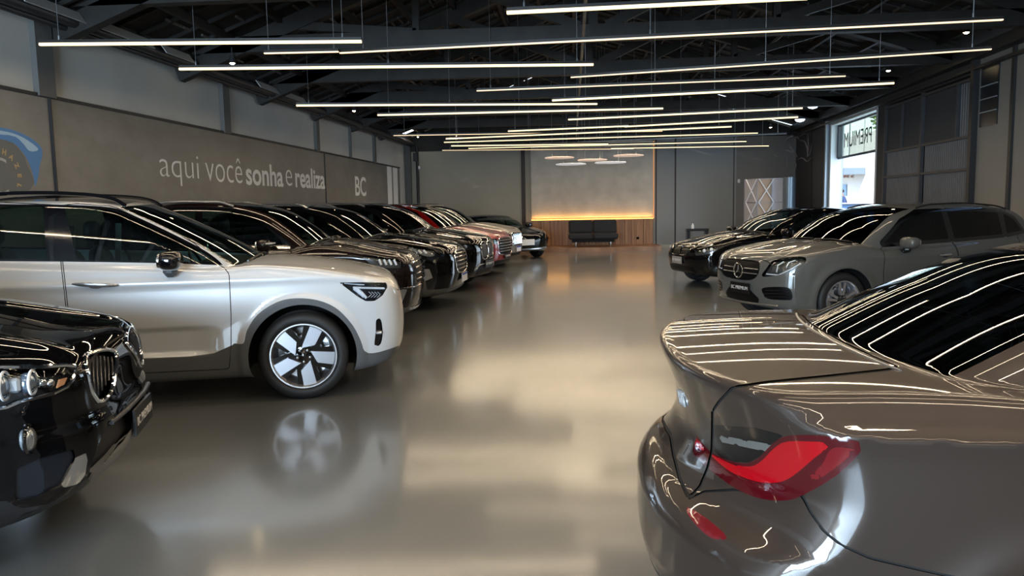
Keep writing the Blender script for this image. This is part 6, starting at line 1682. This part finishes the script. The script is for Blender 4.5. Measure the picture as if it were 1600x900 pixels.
s.build('frame', mat('display_frame_grey', (.3, .3, .33), .4, .5), st)
# tall dark metal column right of the display
q = bkp(1233, 300, 24.6); s = MB(); s.lathe([(.001, 0), (.19, 0), (.19, at_Y(1233, 277, 24.6)[2]), (.001, at_Y(1233, 277, 24.6)[2])], (0, 0, 0), 'z', 32); o = s.build('round_column', mat('column_metal', (.16, .20, .24), .35, .6)); o.location = (q[0], q[1], 0); tag(o, 'round dark metallic column between folding display and doorway', 'column')
# dark decorative mural on the right wall corner : flowing abstract curves
mr_ = empty('relief_mural', (0, 0, 0)); tag(mr_, 'dark mural of pale flowing curves on the wall beside the doorway', 'mural')
def onr(px, py, off=.02): return at_wall(px, py, RX-off, RK) if px > 1243 else at_Y(px, py, YB-off)
s = MB(); s.prism([onr(1246, 203), onr(1268, 196), onr(1268, 330), onr(1246, 330)], (0, 0, 0), (.008, 0, 0)); s.build('mural_ground', mat('mural_ground_dark', (.030, .030, .034), .6), mr_)
mc = mat('mural_pale_line', (.26, .23, .24), .6); mp_ = mat('mural_pink', (.10, .06, .065), .6)
for P, wd_ in (([(1226, 222), (1232, 215), (1242, 213), (1249, 217)], .10), ([(1232, 226), (1240, 236), (1246, 246)], .06), ([(1249, 219), (1258, 222), (1262, 236), (1261, 246)], .045), ([(1262, 208), (1263, 225), (1262, 243), (1266, 238), (1269, 225)], .035),
               ([(1246, 250), (1251, 247), (1256, 248), (1261, 252), (1268, 246)], .04), ([(1249, 214), (1254, 210), (1260, 209)], .03), ([(1228, 240), (1230, 255), (1227, 266)], .03), ([(1238, 245), (1244, 258), (1240, 270)], .03)):
    m = MB(); Q = [onr(x, y, .03) for x, y in spl(P, 4, False)]; n_ = len(Q); m.tube([tuple(q) for q in Q], [max(.006, wd_*math.sin(math.pi*(i+.6)/n_)*.6) for i in range(n_)], 6)
    m.v = [(v[0]*.0+onr(1250, 250, .025)[0]+RK*(v[1]-onr(1250, 250)[1]), v[1], v[2]) if False else v for v in m.v]; m.build('painted_curve', mc, mr_)
m = MB(); Q = [onr(x, y, .03) for x, y in ((1263, 226), (1265.5, 222), (1267, 230), (1265.5, 240), (1263.5, 236))]; m.prism(Q, (0, 0, 0), (.004, 0, 0)); m.build('painted_patch', mp_, mr_)

# ------------------------------------------------------------------ outside, seen through the doorway
XO = 12.6
s = MB(); s.box((21, 26, -.04), (26, 34, .06)); tag(s.build('ground_outside', mat('street_paving', (.55, .54, .52), .8)), kind='structure')
ob = empty('shop_building', (XO, 36, 0)); tag(ob, 'white sunlit shop across the yard with grey awning seen through the doorway', 'building')
def outp(px, py, X=XO):
    r = ray(px, py); return CAMP+r*(X/r[0])
a0, a1 = outp(1400, 300), outp(1280, 300)
s = MB(); s.box((.5, 0, 2.2), (1, 30, 4.4)); s.build('wall', mat('white_render', (.85, .84, .80), .8), ob)
def ol(px, py, X=XO-.02): p = outp(px, py, X); return Vector((p[0]-XO, p[1]-36, p[2]))
s = MB(); P = [ol(1294, 262), ol(1352, 262), ol(1352, 272), ol(1294, 271)]; s.prism(P, (0, 0, 0), (-.9, 0, 0)); s.build('awning', mat('awning_grey_blue', (.16, .22, .30), .6), ob)
s = MB(); s.prism([ol(1303, 281), ol(1312, 281), ol(1312, 316), ol(1303, 316)], (0, 0, 0), (-.02, 0, 0)); s.build('window_frame', mat('brown_frame', (.35, .2, .14), .5), ob)
s = MB(); s.prism([ol(1311, 288), ol(1323, 288), ol(1323, 306), ol(1311, 306)], (0, 0, 0), (-.03, 0, 0)); s.build('poster', mat('poster_blue', (.25, .42, .60), .5), ob)
s = MB()
for x in (1314, 1318.5, 1323, 1330): s.prism([ol(x, 274, XO-.05), ol(x+2.4, 274, XO-.05), ol(x+2.4, 277.5, XO-.05), ol(x, 277.5, XO-.05)], (0, 0, 0), (-.02, 0, 0))
s.build('sign_marks', mat('sign_red_brown', (.3, .12, .10), .6), ob)
ct = empty('shop_counter', tuple(outp(1325, 330, XO-1.6)*np.array([1, 1, 0]))); tag(ct, 'blue counter block in front of the shop outside the doorway', 'counter')
q = outp(1325, 330, XO-1.6)
def cl(px, py): p = outp(px, py, XO-1.6); return Vector((p[0]-q[0], p[1]-q[1], p[2]))
s = MB(); zt2 = cl(1325, 318.5).z; s.box((.3, 0, (zt2+.33)/2), (.6, 4.4, zt2-.33)); s.build('counter_body', mat('counter_blue', (.05, .18, .42), .5), ct)
s = MB(); s.box((.28, 0, zt2+.02), (.7, 4.5, .04)); s.build('counter_top', mat('counter_white', (.8, .8, .8), .4), ct)
# seated person behind the counter
pr_ = outp(1320, 312, XO-.75); person = empty('person', (pr_[0], pr_[1], .33)); tag(person, 'person in a dark blue shirt sitting behind the outdoor counter, head bowed', 'person')
def body_mesh():
    V = [(0, 0, .62), (0, 0, .85), (-.03, 0, 1.10), (-.06, 0, 1.30), (-.10, 0, 1.40), (-.16, 0, 1.50), (-.18, 0, 1.60),
         (-.06, .18, 1.28), (-.10, .28, 1.05), (-.34, .20, .98), (-.42, .16, .98), (-.06, -.18, 1.28), (-.10, -.28, 1.05), (-.34, -.20, .98), (-.42, -.16, .98),
         (0, .11, .58), (-.42, .13, .58), (-.44, .13, .12), (0, -.11, .58), (-.42, -.13, .58), (-.44, -.13, .12)]
    E = [(0, 1), (1, 2), (2, 3), (3, 4), (4, 5), (5, 6), (3, 7), (7, 8), (8, 9), (9, 10), (3, 11), (11, 12), (12, 13), (13, 14), (0, 15), (15, 16), (16, 17), (0, 18), (18, 19), (19, 20)]
    Rr = [.15, .14, .16, .15, .06, .095, .09, .07, .05, .04, .035, .07, .05, .04, .035, .09, .07, .05, .09, .07, .05]
    me = bpy.data.meshes.new('body'); me.from_pydata(V, E, []); o = bpy.data.objects.new('body', me); COL.objects.link(o)
    sk = o.modifiers.new('s', 'SKIN'); o.modifiers.new('u', 'SUBSURF').levels = 2
    me.skin_vertices[0].data[0].use_root = True
    for i, r in enumerate(Rr): me.skin_vertices[0].data[i].radius = (r, r)
    dg = bpy.context.evaluated_depsgraph_get(); m2 = bpy.data.meshes.new_from_object(o.evaluated_get(dg)); bpy.data.objects.remove(o); return m2
m2 = body_mesh(); m2.materials.clear(); m2.materials.append(mat('blue_shirt', (.03, .06, .16), .8)); m2.materials.append(mat('skin', (.35, .20, .14), .6))
for p_ in m2.polygons:
    if p_.center[2] > 1.40 or p_.center[0] < -.36: p_.material_index = 1
    p_.use_smooth = True
o = bpy.data.objects.new('body', m2); COL.objects.link(o); o.parent = person
s = MB(); s.superell((-.15, 0, 1.62), (.11, .10, .09), 2, n=10); s.build('hair', mat('hair_dark', (.02, .012, .01), .7), person)
s = MB(); s.box((0, 0, .44), (.4, .4, .05), None, .01); s.box((.19, 0, .75), (.04, .4, .5), None, .01)
for dx in (-.17, .17):
    for dy in (-.17, .17): s.box((dx, dy, .21), (.03, .03, .42))
o = s.build('chair', mat('chair_grey', (.3, .3, .3), .5)); o.location = (pr_[0], pr_[1], .33); tag(o, 'grey chair under the person behind the counter', 'chair')
# tree beyond
s = MB(); s.box((XO-.9, 36, .165), (1.75, 8, .33)); tag(s.build('outdoor_plinth', mat('plinth_pale', (.6, .6, .58), .8)), 'low pale plinth under the shop counter outside', 'plinth')
tr_ = empty('street_tree', (20, 44, 0)); tag(tr_, 'green leafy tree rising behind the shop outside', 'tree')
s = MB(); s.tube([(0, 0, 0), (.1, 0, 2.5), (0, .2, 4.5)], [.18, .14, .08], 8); s.build('trunk', mat('bark', (.1, .07, .05), .9), tr_)
rng = random.Random(5); s = MB()
for i in range(5200):
    a = rng.uniform(0, 6.283); b2 = rng.uniform(-1, 1); rr = rng.uniform(.5, 1)**.5; c_ = Vector((2.6*rr*math.cos(a)*math.sqrt(1-b2*b2), 7.0*rr*math.sin(a)*math.sqrt(1-b2*b2), 6.6+2.8*rr*b2)); u_ = Vector((rng.uniform(-1, 1), rng.uniform(-1, 1), rng.uniform(-.6, .6))).normalized()*.16; v_ = u_.cross(Vector((rng.uniform(-1, 1), rng.uniform(-1, 1), 1))).normalized()*.09
    s.add([c_-u_, c_+v_, c_+u_, c_-v_], [(0, 1, 2, 3)])
s.build('foliage', mat('leaf_green', (.16, .26, .05), .7), tr_)
